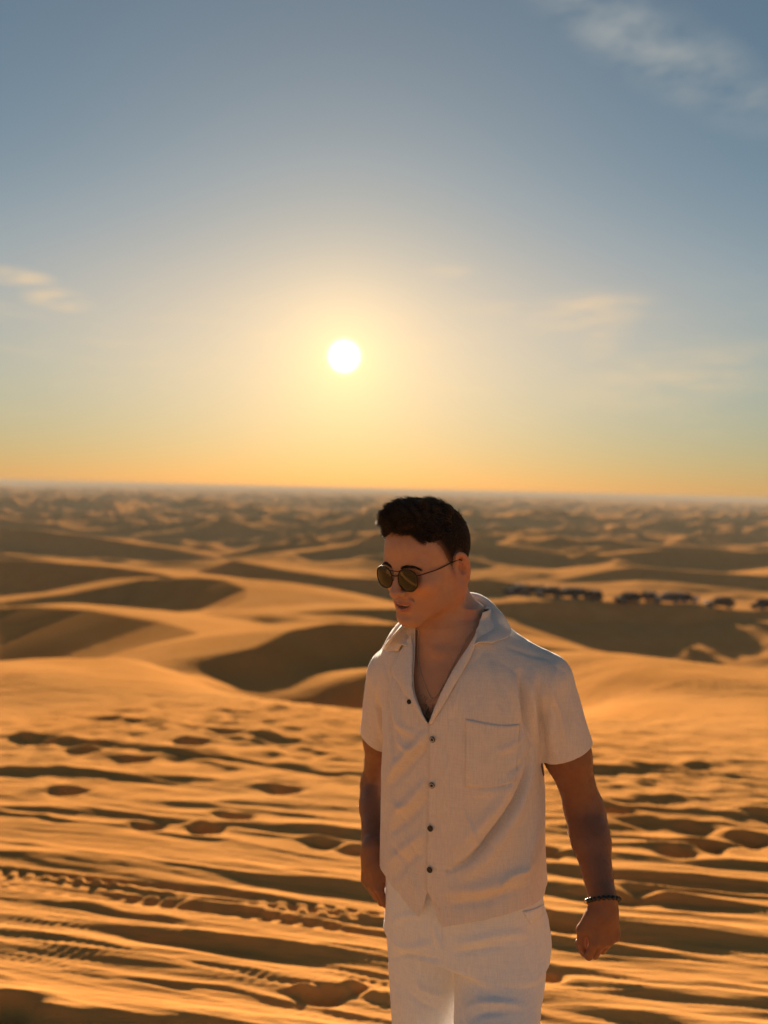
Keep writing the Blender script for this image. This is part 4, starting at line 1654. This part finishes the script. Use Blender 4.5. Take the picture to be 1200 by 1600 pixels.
def build_hair(parent):
    m, t, b = principled('hair', (0.022, 0.015, 0.010), 0.38, 0.5)
    geo = t.n('ShaderNodeNewGeometry')
    tint = t.n('ShaderNodeAttribute', attribute_name='tint')
    t.put(b.inputs['Base Color'], t.mix(t.noise(geo.outputs['Position'], 160, 2, 0.6), tint.outputs['Color'], t.mix(1.0, tint.outputs['Color'], (1.9, 1.7, 1.5, 1), 'MULTIPLY')))
    V, F = surface_nets(hair_sdf, (-0.1, -0.12, -0.09), (0.1, 0.13, 0.175), 0.0026)
    T = tri(F)
    Q = V.astype(np.float32)
    N = vnormals(V, T)
    V = V + N * (0.0012 * perlin3(V, 260, 503))[:, None]
    inset = np.where(Q[:, 2] < 0.07, 0.010, 0.0) * sstep(0.078, 0.062, Q[:, 2])
    V2, T2 = clip_mesh(V, T, -(hair_edge(Q) - inset + 0.004 * perlin3(V, 130, 504)))
    Q2 = V2.astype(np.float32)
    N2 = vnormals(V2, T2)
    tw = top_w(Q2)
    rs = np.random.RandomState(5)
    shell = (head_world(V2), T2)
    parts = []
    # wavy top, swept forward and up into a loose quiff
    cand = np.where(tw > 0.3)[0]
    top = rs.choice(cand, 13000)
    nrm = N2[top]
    p = V2[top]
    fr = np.clip((-p[:, 1] - 0.04) / 0.05, 0, 1)[:, None]
    flow = np.stack([-0.25 + 2.0 * p[:, 0], np.full(len(top), -0.80), np.full(len(top), 0.25)], 1)
    wv = np.stack([perlin3(p, 60, 505 + k) for k in range(3)], 1) * 1.1
    dv = flow * (1 - 0.35 * fr) + nrm * (0.42 + 0.30 * fr) + np.array([0, 0, 0.35]) * fr + wv + rs.normal(0, 0.13, (len(top), 3))
    dv /= np.linalg.norm(dv, axis=1, keepdims=True)
    ln = (0.015 + 0.014 * rs.rand(len(top))) * (0.45 + 0.55 * tw[top])
    v, f = strands(p - nrm * 0.004, nrm, ln, dv, 0.0022, 0.00060, 6, 6)
    parts.append((head_world(v), tri(f)))
    # a few loose curls at the front edge
    fr = cand[(V2[cand, 1] < -0.075)]
    top = rs.choice(fr, 260)
    dv = N2[top] * 0.5 + np.array([-0.2, -0.7, 0.1]) + rs.normal(0, 0.3, (len(top), 3))
    dv /= np.linalg.norm(dv, axis=1, keepdims=True)
    v, f = strands(V2[top] - N2[top] * 0.003, N2[top], 0.014 + 0.012 * rs.rand(len(top)), dv, 0.0055, 0.0005, 16, 9)
    parts.append((head_world(v), tri(f)))
    # clipped sides and back
    he = hair_edge(Q2)
    low = np.clip((Q2[:, 2] + 0.028) / 0.03, 0.05, 1)
    pr = np.where(tw <= 0.45, np.clip((he - 0.001) / 0.016, 0, 1) * np.where(Q2[:, 1] < 0.01, low, 1.0), 0)
    sd = rs.choice(len(V2), 15000, p=pr / pr.sum())
    nrm = N2[sd]
    dv = nrm * 0.45 + np.array([0, 0.55, -0.75]) + rs.normal(0, 0.2, (len(sd), 3))
    dv /= np.linalg.norm(dv, axis=1, keepdims=True)
    ed = np.clip(hair_edge(V2[sd].astype(np.float32)) / 0.02, 0.25, 1)
    v, f = strands(V2[sd] - nrm * 0.001, nrm, (0.0025 + 0.0045 * rs.rand(len(sd))) * ed * (0.7 + 0.9 * tw[sd]), dv, 0.0004, 0.00034, 7, 3)
    parts.append((head_world(v), tri(f)))
    n_shell = len(V2)
    Vh, Th = join_vt(parts)
    me = grid_mesh('hair', Vh, Th, m)
    set_color(me, np.tile(np.array([[0.026, 0.017, 0.011]]), (len(Vh), 1)))
    hair = link('hair', me, parent)
    m, t, b = principled('hair_root', (0.018, 0.012, 0.008), 0.85, 0.1)
    tint = t.n('ShaderNodeAttribute', attribute_name='tint')
    t.put(b.inputs['Base Color'], tint.outputs['Color'])
    C = np.tile(np.array([[0.018, 0.012, 0.008]]), (n_shell, 1))
    sk = 0.35 * np.clip(1 - (he - 0.010) / 0.014, 0, 1) * (Q2[:, 2] < 0.075)
    C[:n_shell] = C[:n_shell] * (1 - sk[:, None]) + np.array([0.40, 0.21, 0.125]) * sk[:, None]
    me = grid_mesh('hair_roots', shell[0], shell[1], m)
    set_color(me, C)
    link('hair_roots', me, hair)
    m = principled('brow_hair', (0.022, 0.015, 0.010), 0.5, 0.4)[0]
    # upper teeth in the parted lips
    tv = []
    for j in range(2):
        for i in range(17):
            x = -0.019 + 0.038 * i / 16
            tv.append((x, -0.0935 + 11.0 * x * x + 0.0012 * j, -0.0535 - 0.0052 * j + 11.0 * x * x))
    tf = [(i, i + 1, 17 + i + 1, 17 + i) for i in range(16)]
    te = link('teeth', grid_mesh('teeth', head_world(np.array(tv)), np.array(tf), principled('teeth', (0.72, 0.68, 0.60), 0.3)[0]), parent)
    add_solidify(te, 0.002, 0.0)
    # brows
    for sx in (1, -1):
        n = 300
        u = rs.rand(n)
        x = sx * (0.012 + 0.040 * u)
        z = 0.0285 + 0.006 * np.sin(u * 2.4) - 0.006 * u ** 3 + rs.normal(0, 0.0016, n) * (1 - 0.5 * u)
        y = np.full(n, -0.13)
        P = np.stack([x, y, z], 1).astype(np.float32)
        for k in range(60):
            dd = sd_head(P)
            P[:, 1] += np.clip(dd, -0.004, 0.004) * 0.8
        nr = np.tile([0, -1.0, 0.2], (n, 1))
        dv = np.stack([np.full(n, sx * 0.8), np.full(n, -0.12), 0.45 - u], 1) + rs.normal(0, 0.15, (n, 3))
        dv /= np.linalg.norm(dv, axis=1, keepdims=True)
        v, f = strands(P.astype(float), nr, 0.006 + 0.003 * rs.rand(n), dv, 0.0003, 0.00035, 9, 3)
        link('eyebrow', grid_mesh('eyebrow', head_world(v), f, m), parent)
    # chest hair, also darkening the open collar's lower point in place of shadow
    pts, nn = [], []
    for k in range(170):
        px = 670 + rs.normal(0, 6)
        py = 1112 + rs.normal(0, 12)
        p, n_ = hit(px, py, BODY_TREE)
        pts.append(p)
        nn.append(n_)
    pts, nn = np.array(pts), np.array(nn)
    dv = nn * 0.45 + np.array([0, 0, -0.7]) + rs.normal(0, 0.35, (len(pts), 3))
    dv /= np.linalg.norm(dv, axis=1, keepdims=True)
    v, f = strands(pts, nn, 0.008 + 0.008 * rs.rand(len(pts)), dv, 0.0016, 0.00022, 12, 5)
    link('chest_hair_shade', grid_mesh('chest_hair_shade', v, f, m), parent)
    # fine hair along the forearms, catching the light
    m2, t2, b2 = principled('arm_hair', (0.05, 0.03, 0.018), 0.5, 0.4)
    for S, E, W in ((SH_L, EL_L, WR_L), (SH_R, EL_R, WR_R)):
        S, E, W = np.array(S), np.array(E), np.array(W)
        n = 900
        u = rs.rand(n)
        base = np.where((u < 0.3)[:, None], S + (E - S) * (0.6 + u / 0.3 * 0.4)[:, None], E + (W - E) * ((u - 0.3) / 0.7 * 0.95)[:, None])
        dr = rs.normal(0, 1, (n, 3))
        ax = (W - E) / np.linalg.norm(W - E)
        dr -= ax * (dr @ ax)[:, None]
        dr /= np.linalg.norm(dr, axis=1, keepdims=True)
        P = base + dr * 0.06
        for k in range(12):
            dd = arm_d(P.astype(np.float32), S, E, W)
            P = P - dr * dd[:, None] * 0.9
        dv = dr * 0.45 + ax * 0.9 + rs.normal(0, 0.3, (n, 3))
        dv /= np.linalg.norm(dv, axis=1, keepdims=True)
        v, f = strands(P, dr, 0.004 + 0.005 * rs.rand(n), dv, 0.001, 0.00016, 14, 4)
        link('arm_hair', grid_mesh('arm_hair', v, f, m2), parent)


# ------------------------------------------------------------------ things worn
def build_sunglasses():
    root = bpy.data.objects.new('sunglasses', None)
    COL.objects.link(root)
    root.location = Vector(head_world([0, -0.105, 0.006]))
    inv = root.matrix_basis.inverted()
    mf, t, b = principled('glasses_frame', (0.035, 0.026, 0.018), 0.35, 0.5)
    b.inputs['Metallic'].default_value = 0.7
    ml, t, b = principled('glasses_lens', (0.018, 0.020, 0.010), 0.06, 0.5)
    b.inputs['Alpha'].default_value = 0.90

    def put(name, V, T, mat, par=root):
        V = head_world(V) - np.array(root.location)
        return link(name, grid_mesh(name, V, T, mat), par)

    def lens_pt(sx, a, k=1.0):
        e = 2.5
        ca, sa = math.cos(a), math.sin(a)
        r = 1.0 / (abs(ca) ** e + abs(sa) ** e) ** (1 / e)
        x, z = 0.0245 * r * ca * k, 0.0225 * r * sa * k
        if sa < 0:
            x *= 1 - 0.10 * abs(sa)
        wrap = rad(7)
        bul = 0.0035 * (1 - k * k)
        X = 0.0335 + x * math.cos(wrap)
        Y = -0.1035 + x * math.sin(wrap) - bul + 0.10 * z
        return (sx * X, Y, 0.0065 + z)
    NA = 40
    ang = [2 * math.pi * i / NA for i in range(NA)]
    for sx in (1, -1):
        V, T = [], []
        rings = (1.0, 0.75, 0.5, 0.25)
        for dy in (0.0, 0.0016):
            o = len(V)
            for k in rings:
                V += [tuple(np.array(lens_pt(sx, a, k)) + (0, dy, 0)) for a in ang]
            V.append(tuple(np.array(lens_pt(sx, 0, 0.0)) + (0, dy, 0)))
            for q in range(len(rings) - 1):
                for i in range(NA):
                    a0, a1 = o + q * NA + i, o + q * NA + (i + 1) % NA
                    T += [(a0, a1, a1 + NA), (a0, a1 + NA, a0 + NA)]
            for i in range(NA):
                T.append((o + 3 * NA + i, o + 3 * NA + (i + 1) % NA, o + 4 * NA))
        lens = put('lens', np.array(V), np.array(T), ml)
        v, t_ = tube([lens_pt(sx, a, 1.01) for a in ang], 0.0013, 8, closed=True)
        put('rim', v, t_, mf, lens)
        hinge = lens_pt(sx, rad(28), 1.02)
        path = spline([hinge, (sx * 0.0655, -0.086, 0.019), (sx * 0.0735, -0.05, 0.018), (sx * 0.0785, -0.012, 0.020), (sx * 0.0825, 0.008, 0.020),
                       (sx * 0.082, 0.022, 0.010), (sx * 0.080, 0.031, -0.012)], 40)
        v, t_ = tube(path, 0.0013, 8)
        put('temple_arm', v, t_, mf)
        v, t_ = tube(spline([lens_pt(sx, rad(195), 1.0), (sx * 0.0105, -0.099, 0.002), (sx * 0.0115, -0.094, -0.004)], 10), 0.0011, 6)
        put('nose_pad', v, t_, mf)
    v, t_ = tube(spline([lens_pt(1, rad(158), 1.01), (0.004, -0.1075, 0.0145), (-0.004, -0.1075, 0.0145), lens_pt(-1, rad(158), 1.01)], 16), 0.0014, 8)
    put('bridge', v, t_, mf)
    v, t_ = tube(spline([lens_pt(1, rad(120), 1.01), (0.012, -0.1075, 0.0255), (-0.012, -0.1075, 0.0255), lens_pt(-1, rad(120), 1.01)], 20), 0.0011, 8)
    put('top_bar', v, t_, mf)
    tag(root, 'dark round sunglasses with thin metal frame on the face of the man', 'sunglasses')


def build_necklace():
    m, t, b = principled('chain_metal', (0.62, 0.58, 0.52), 0.28, 0.5)
    b.inputs['Metallic'].default_value = 1.0
    front = [(655, 985), (654, 1015), (656, 1042), (664, 1068), (676, 1092), (690, 1076), (708, 1040), (726, 1005), (738, 985)]
    pts = [hit(px, py, BODY_TREE, 0.0022)[0] for px, py in spline(front, 90)]
    # round the back of the neck
    a, b_ = np.array(pts[-1]), np.array(pts[0])
    nc = np.array(NECK_B)
    back = [a + (0.012, 0.05, 0.022), nc + np.array([0.045, 0.055, 0.035]), nc + np.array([-0.02, 0.062, 0.035]), b_ + (-0.03, 0.06, 0.02)]
    pts = np.vstack([np.array(pts), spline([a] + back + [b_], 50)[1:-1]])
    seg = np.linalg.norm(np.diff(np.vstack([pts, pts[:1]]), axis=0), axis=1)
    cum = np.concatenate([[0], np.cumsum(seg)])
    n = int(cum[-1] / 0.0030)
    tt = np.linspace(0, cum[-1], n, endpoint=False)
    P = np.stack([np.interp(tt, cum, np.append(pts[:, k], pts[0, k])) for k in range(3)], 1)
    parts = [ball(p, 0.00125, 6, 4) for p in P]
    v, t_ = join_vt(parts)
    o = link('necklace', grid_mesh('necklace', v, t_, m))
    tag(o, 'thin silver chain necklace hanging in the open shirt collar', 'necklace')


def build_bracelets():
    mb, t, b = principled('bead_stone', (0.012, 0.010, 0.010), 0.25, 0.5)
    mg, t, b = principled('bangle_metal', (0.75, 0.60, 0.38), 0.25, 0.5)
    b.inputs['Metallic'].default_value = 1.0
    E, W = np.array(EL_L), np.array(WR_L)
    ax = (W - E) / np.linalg.norm(W - E)

    def ring(t0, tilt, n, lift):
        c = W + ax * t0
        u = np.cross(ax, [0, 1.0, 0.3])
        u /= np.linalg.norm(u)
        v = np.cross(ax, u)
        out = []
        for i in range(n):
            a = 2 * math.pi * i / n
            d = u * math.cos(a) + v * math.sin(a)
            p = c + d * 0.05 + ax * tilt * math.sin(a)
            for k in range(14):
                P = p[None].astype(np.float32)
                dd = float(su(arm_d(P, SH_L, EL_L, WR_L), sd_hand(P, HAND_L), 0.012)[0])
                p = p - d * (dd - lift) * 0.9
            out.append(p)
        return np.array(out)
    root = bpy.data.objects.new('bead_bracelet', None)
    COL.objects.link(root)
    root.location = Vector(W)
    P = ring(0.006, 0.006, 22, 0.0035)
    bm, bt = ball((0, 0, 0), (0.0046, 0.0046, 0.0046), 12, 8)
    me = grid_mesh('bead', bm, bt, mb)
    left = int(np.argmin(P[:, 0]))
    me2 = me.copy()
    me2.materials[0] = mg
    for i, p in enumerate(P):
        gold = i in (left, (left + 1) % len(P))
        o = link('gold_bead' if gold else 'bead', me2 if gold else me, root)
        o.location = Vector(p - W)
    v, t_ = tube(P - W, 0.0009, 6, closed=True)
    link('cord', grid_mesh('cord', v, t_, mb), root)
    tag(root, 'black bead bracelet on the wrist at the right of the picture', 'bracelet')


# ------------------------------------------------------------------ the man, put together
M_SHIRT = cloth_material('shirt_linen', (0.83, 0.76, 0.70), (0.81, 0.73, 0.66))
M_TROUSERS = cloth_material('trouser_cotton', (0.88, 0.92, 0.97), (0.87, 0.91, 0.97), 0.5)
M_BUTTON = principled('button_dark', (0.015, 0.013, 0.013), 0.3)[0]
M_BUTTON_PALE = principled('button_pale', (0.45, 0.45, 0.48), 0.35)[0]
M_SHOE = principled('shoe_leather', (0.30, 0.17, 0.08), 0.6)[0]
MAN = bpy.data.objects.new('person', None)
COL.objects.link(MAN)
tag(MAN, 'dark haired man in open cream linen shirt and white trousers walking on the sand', 'person')
BODY = build_body(MAN)

SHIRT_OBJ = build_shirt(MAN)
build_shirt_details(SHIRT_OBJ)

build_trousers(MAN)

build_shoes(MAN)

build_hair(MAN)

build_sunglasses()

build_necklace()
build_bracelets()



# ------------------------------------------------------------------ parked cars and people on the far ridge
def mesh_obj(name, bm_fn, mat, parent=None):
    bm = bmesh.new()
    bm_fn(bm)
    bmesh.ops.recalc_face_normals(bm, faces=bm.faces)
    me = bpy.data.meshes.new(name)
    bm.to_mesh(me)
    bm.free()
    me.materials.append(mat)
    return link(name, me, parent)


def prism(bm, prof, y0, y1, taper=0.0, zt=None):
    """side outline (x, z) extruded across y; points above zt lean inwards"""
    def yy(y, z):
        return y * (1 - taper * max(0, z - zt)) if zt is not None else y
    L = [bm.verts.new((x, yy(y0, z), z)) for x, z in prof]
    R = [bm.verts.new((x, yy(y1, z), z)) for x, z in prof]
    bm.faces.new(L)
    bm.faces.new(R[::-1])
    n = len(prof)
    for i in range(n):
        bm.faces.new((L[i], R[i], R[(i + 1) % n], L[(i + 1) % n]))


def wheel_bm(bm, x, y, r, w):
    n = 16
    rings = []
    for rr, yy in ((0.0, -w * 0.35), (r * 0.6, -w * 0.4), (r * 0.66, -w * 0.5), (r * 0.94, -w * 0.5), (r, -w * 0.3), (r, w * 0.3), (r * 0.94, w * 0.5), (r * 0.6, w * 0.5), (0, w * 0.4)):
        rings.append([bm.verts.new((x + rr * math.cos(2 * math.pi * i / n), y + yy, r + rr * math.sin(2 * math.pi * i / n))) for i in range(n)])
    for a, b in zip(rings[:-1], rings[1:]):
        for i in range(n):
            try:
                bm.faces.new((a[i], a[(i + 1) % n], b[(i + 1) % n], b[i]))
            except ValueError:
                pass
    bmesh.ops.remove_doubles(bm, verts=bm.verts, dist=1e-4)


def build_cars():
    def paint(n, c, r=0.7):
        m, t, b = principled(n, c, r, 0.02)
        b.inputs['Coat Weight'].default_value = 0.0
        geo = t.n('ShaderNodeNewGeometry')
        t.put(b.inputs['Base Color'], t.mix(t.m('MULTIPLY', t.rng(t.noise(geo.outputs['Position'], 1.5, 4, 0.6), 0.4, 0.7), 0.15), (*c, 1), (0.30, 0.20, 0.11, 1)))
        return m
    paints = {'black': paint('paint_black', (0.015, 0.015, 0.017)), 'white': paint('paint_white', (0.62, 0.62, 0.60)),
              'grey': paint('paint_grey', (0.10, 0.10, 0.11)), 'brown': paint('paint_brown', (0.09, 0.05, 0.03)), 'blue': paint('paint_blue', (0.02, 0.03, 0.07))}
    glass = principled('car_glass', (0.02, 0.025, 0.03), 0.6, 0.0)[0]
    rubber = principled('tyre_rubber', (0.02, 0.02, 0.02), 0.9, 0.05)[0]
    rimm = principled('wheel_rim', (0.3, 0.3, 0.31), 0.6, 0.1)[0]
    lamp = principled('lamp_glass', (0.5, 0.5, 0.48), 0.6, 0.1)[0]
    red = principled('tail_lamp_glass', (0.35, 0.02, 0.02), 0.6, 0.1)[0]
    root = bpy.data.objects.new('parked_car', None)
    COL.objects.link(root)
    W = 0.95
    prof = [(-2.35, 0.48), (-2.40, 0.75), (-2.38, 1.05), (-2.20, 1.10), (-2.05, 1.78), (-1.85, 1.86), (0.15, 1.84), (0.35, 1.78), (0.98, 1.16), (2.05, 1.06), (2.32, 0.92), (2.40, 0.66), (2.34, 0.45),
            (1.92, 0.42), (1.86, 0.62), (1.70, 0.80), (1.45, 0.86), (1.20, 0.80), (1.04, 0.62), (0.98, 0.40), (-0.98, 0.40), (-1.04, 0.62), (-1.20, 0.80), (-1.45, 0.86), (-1.70, 0.80), (-1.86, 0.62), (-1.92, 0.44)]
    body = mesh_obj('body', lambda bm: prism(bm, prof, -W, W, 0.22, 1.08), paints['black'], root)
    body.modifiers.new('bevel', 'BEVEL').width = 0.04
    y_at = lambda z: W * (1 - 0.22 * max(0, z - 1.08)) + 0.006

    def side_glass(bm, s, pts):
        a = [bm.verts.new((x, s * y_at(z), z)) for x, z in pts]
        b = [bm.verts.new((x, s * (y_at(z) - 0.03), z)) for x, z in pts]
        bm.faces.new(a)
        bm.faces.new(b[::-1])
        for i in range(len(pts)):
            bm.faces.new((a[i], a[(i + 1) % len(pts)], b[(i + 1) % len(pts)], b[i]))
    for s in (-1, 1):
        for pts in ([(-0.30, 1.15), (0.86, 1.15), (0.26, 1.72), (-0.30, 1.74)], [(-1.22, 1.15), (-0.38, 1.15), (-0.38, 1.74), (-1.22, 1.74)], [(-2.00, 1.18), (-1.30, 1.15), (-1.30, 1.74), (-1.90, 1.70)]):
            mesh_obj('side_window', lambda bm: side_glass(bm, s, pts), glass, root)
        mesh_obj('headlight', lambda bm: prism(bm, [(2.20, 0.86), (2.335, 0.82), (2.30, 0.94), (2.10, 1.00)], s * 0.60, s * 0.93), lamp, root)
        mesh_obj('tail_light', lambda bm: prism(bm, [(-2.43, 0.82), (-2.30, 0.82), (-2.30, 1.08), (-2.42, 1.05)], s * 0.74, s * 0.93), red, root)
        mesh_obj('mirror', lambda bm: prism(bm, [(0.62, 1.12), (0.78, 1.12), (0.76, 1.28), (0.64, 1.28)], s * 0.94, s * 1.14), paints['black'], root)
        mesh_obj('roof_rail', lambda bm: prism(bm, [(-1.75, 1.86), (0.05, 1.845), (0.0, 1.90), (-1.70, 1.915)], s * 0.70, s * 0.74), rubber, root)
        for x in (-1.45, 1.45):
            tyre = mesh_obj('wheel', lambda bm: wheel_bm(bm, x, s * 0.82, 0.39, 0.26), rubber, root)
            rim = mesh_obj('rim', lambda bm: wheel_bm(bm, x, s * 0.86, 0.24, 0.22), rimm, tyre)
            rim.location.z = 0.15
    mesh_obj('windscreen', lambda bm: prism(bm, [(0.40, 1.755), (0.99, 1.175), (1.005, 1.195), (0.425, 1.765)], -0.78, 0.78), glass, root)
    mesh_obj('rear_window', lambda bm: prism(bm, [(-2.215, 1.15), (-2.075, 1.74), (-2.06, 1.74), (-2.20, 1.15)], -0.72, 0.72), glass, root)
    mesh_obj('grille', lambda bm: prism(bm, [(2.30, 0.58), (2.415, 0.60), (2.405, 0.74), (2.30, 0.80)], -0.55, 0.55), rubber, root)
    mesh_obj('spare_wheel', lambda bm: prism(bm, [(-2.62 + 0.0, 0.72), (-2.40, 0.72), (-2.40, 1.36), (-2.60, 1.36)], -0.33, 0.33), rubber, root)

    def tree_copy(o, parent=None):
        c = o.copy()
        COL.objects.link(c)
        c.parent = parent
        for ch in o.children:
            tree_copy(ch, c)
        return c
    spots = [  # photo x, distance, heading, paint, label
        (806, 150, 200, 'grey', 'dusty grey car at the left end of the far row of parked cars'),
        (832, 147, 150, 'brown', 'brown car second from the left in the far row on the ridge'),
        (856, 143, 165, 'black', 'black car third from the left in the far row on the ridge'),
        (884, 141, 178, 'black', 'black car fourth from the left in the far row on the ridge'),
        (908, 143, 20, 'grey', 'grey car fifth from the left, behind the gap in the far row'),
        (926, 139, 100, 'brown', 'dark brown car sixth from the left, seen end on in the far row'),
        (980, 136, 205, 'black', 'large black car standing apart in the middle of the far row'),
        (1012, 139, 95, 'brown', 'dark brown car seen end on, right of the large black one'),
        (1042, 136, 168, 'grey', 'grey car between the person in white and the blue car'),
        (1070, 137, 35, 'blue', 'dark blue car left of the person in pale clothes'),
        (1124, 134, 172, 'brown', 'low dark brown car alone near the right end of the far row'),
        (1193, 136, 212, 'black', 'black car cut by the right edge of the picture'),
    ]
    for i, (px, Y, hd, col, lab) in enumerate(spots):
        o = root if i == 0 else tree_copy(root)
        x = at(px, 935, Y).x
        o.location = (x, Y, ground_z(x, Y) - 0.03)
        o.rotation_euler = (0, 0, rad(hd))
        tag(o, lab, 'car', 'cars parked on the far ridge')
        for ch in o.children:
            if ch.name.startswith(('body', 'mirror')):
                ch.material_slots[0].link = 'OBJECT'
                ch.material_slots[0].material = paints[col]


def small_person(px, Y, top, label, face_deg, robe):
    """distant standing figure, one continuous body with simple clothes as children"""
    x = at(px, 935, Y).x
    root = bpy.data.objects.new('person', None)
    COL.objects.link(root)
    root.location = (x, Y, ground_z(x, Y) - 0.01)
    root.rotation_euler = (0, 0, rad(face_deg))

    def body(P):
        S = np.stack([np.abs(P[:, 0]), P[:, 1], P[:, 2]], 1)
        d = sd_ell(P, (0, -0.01, 1.62), (0.075, 0.095, 0.115))
        d = su(d, sd_cone(P, (0, 0.01, 1.40), (0, 0, 1.55), 0.055, 0.05), 0.03)
        d = su(d, sd_ell(P, (0, 0.01, 1.22), (0.17, 0.11, 0.26)), 0.05)
        d = su(d, sd_ell(P, (0, 0.01, 0.95), (0.15, 0.11, 0.14)), 0.05)
        d = su(d, sd_cone(S, (0.19, 0.01, 1.38), (0.25, 0.02, 1.10), 0.05, 0.04), 0.03)
        d = su(d, sd_cone(S, (0.25, 0.02, 1.10), (0.26, -0.06, 0.84), 0.04, 0.03), 0.03)
        d = su(d, sd_cone(S, (0.09, 0, 0.90), (0.10, 0, 0.48), 0.085, 0.058), 0.03)
        d = su(d, sd_cone(S, (0.10, 0, 0.48), (0.11, 0.02, 0.07), 0.058, 0.042), 0.02)
        return su(d, sd_cone(S, (0.11, 0.03, 0.045), (0.12, -0.14, 0.035), 0.04, 0.03), 0.02)
    V, F = surface_nets(body, (-0.4, -0.3, -0.05), (0.4, 0.3, 1.8), 0.022)
    link('body', grid_mesh('body', V, F, FIG_SKIN), root)
    V, F = surface_nets(lambda P: body(P) - 0.016, (-0.45, -0.35, -0.08), (0.45, 0.35, 1.85), 0.022)
    T = tri(F)
    hem = 0.10 if robe else 0.92
    for nm, g, mat in (('top_clothing', np.maximum(V[:, 2] - 1.46, hem - V[:, 2]), top), ('trousers', np.maximum(V[:, 2] - 0.99, 0.1 - V[:, 2]), FIG_DARK)):
        if robe and nm == 'trousers':
            continue
        v2, t2 = clip_mesh(V, T, g)
        link(nm, grid_mesh(nm, v2, t2, mat), root)
    hv, ht = clip_mesh(V, T, 1.63 - V[:, 2] - 0.4 * V[:, 1])
    link('hair', grid_mesh('hair', hv, ht, FIG_DARK), root)
    tag(root, label, 'person', 'people beside the parked cars')


FIG_SKIN = principled('figure_skin', (0.35, 0.20, 0.13), 0.6)[0]
FIG_DARK = principled('figure_dark_cloth', (0.03, 0.03, 0.035), 0.8)[0]
FIG_WHITE = principled('figure_white_cloth', (0.75, 0.74, 0.72), 0.8)[0]
FIG_LILAC = principled('figure_pale_cloth', (0.50, 0.46, 0.55), 0.8)[0]
build_cars()
small_person(1026, 136, FIG_WHITE, 'tiny person in white top standing left of the grey car', 20, False)
small_person(1090, 135, FIG_LILAC, 'tiny person in pale clothes standing right of the blue car', -30, True)
small_person(826, 140, FIG_DARK, 'tiny person in dark clothes standing by the leftmost parked cars', 60, False)


# ------------------------------------------------------------------ dusty air
def build_haze():
    x0, y0, z0, x1, y1, z1 = -14400, -14400, -60, 14400, 14400, 5.2
    V = [(x0, y0, z0), (x1, y0, z0), (x1, y1, z0), (x0, y1, z0), (x0, y0, z1), (x1, y0, z1), (x1, y1, z1), (x0, y1, z1)]
    F = [(0, 3, 2, 1), (4, 5, 6, 7), (0, 1, 5, 4), (1, 2, 6, 5), (2, 3, 7, 6), (3, 0, 4, 7)]
    m = bpy.data.materials.new('haze')
    m.use_nodes = True
    t = NT(m.node_tree)
    out = t.n('ShaderNodeOutputMaterial')
    v = t.n('ShaderNodeVolumePrincipled')
    v.inputs['Color'].default_value = (0.47, 0.42, 0.35, 1)
    v.inputs['Density'].default_value = 0.00032
    v.inputs['Anisotropy'].default_value = 0.0
    t.t.links.new(v.outputs[0], out.inputs['Volume'])
    o = link('haze', grid_mesh('haze', V, F, m, False))
    tag(o, 'pale dusty evening air over the dunes', kind='stuff')


build_haze()
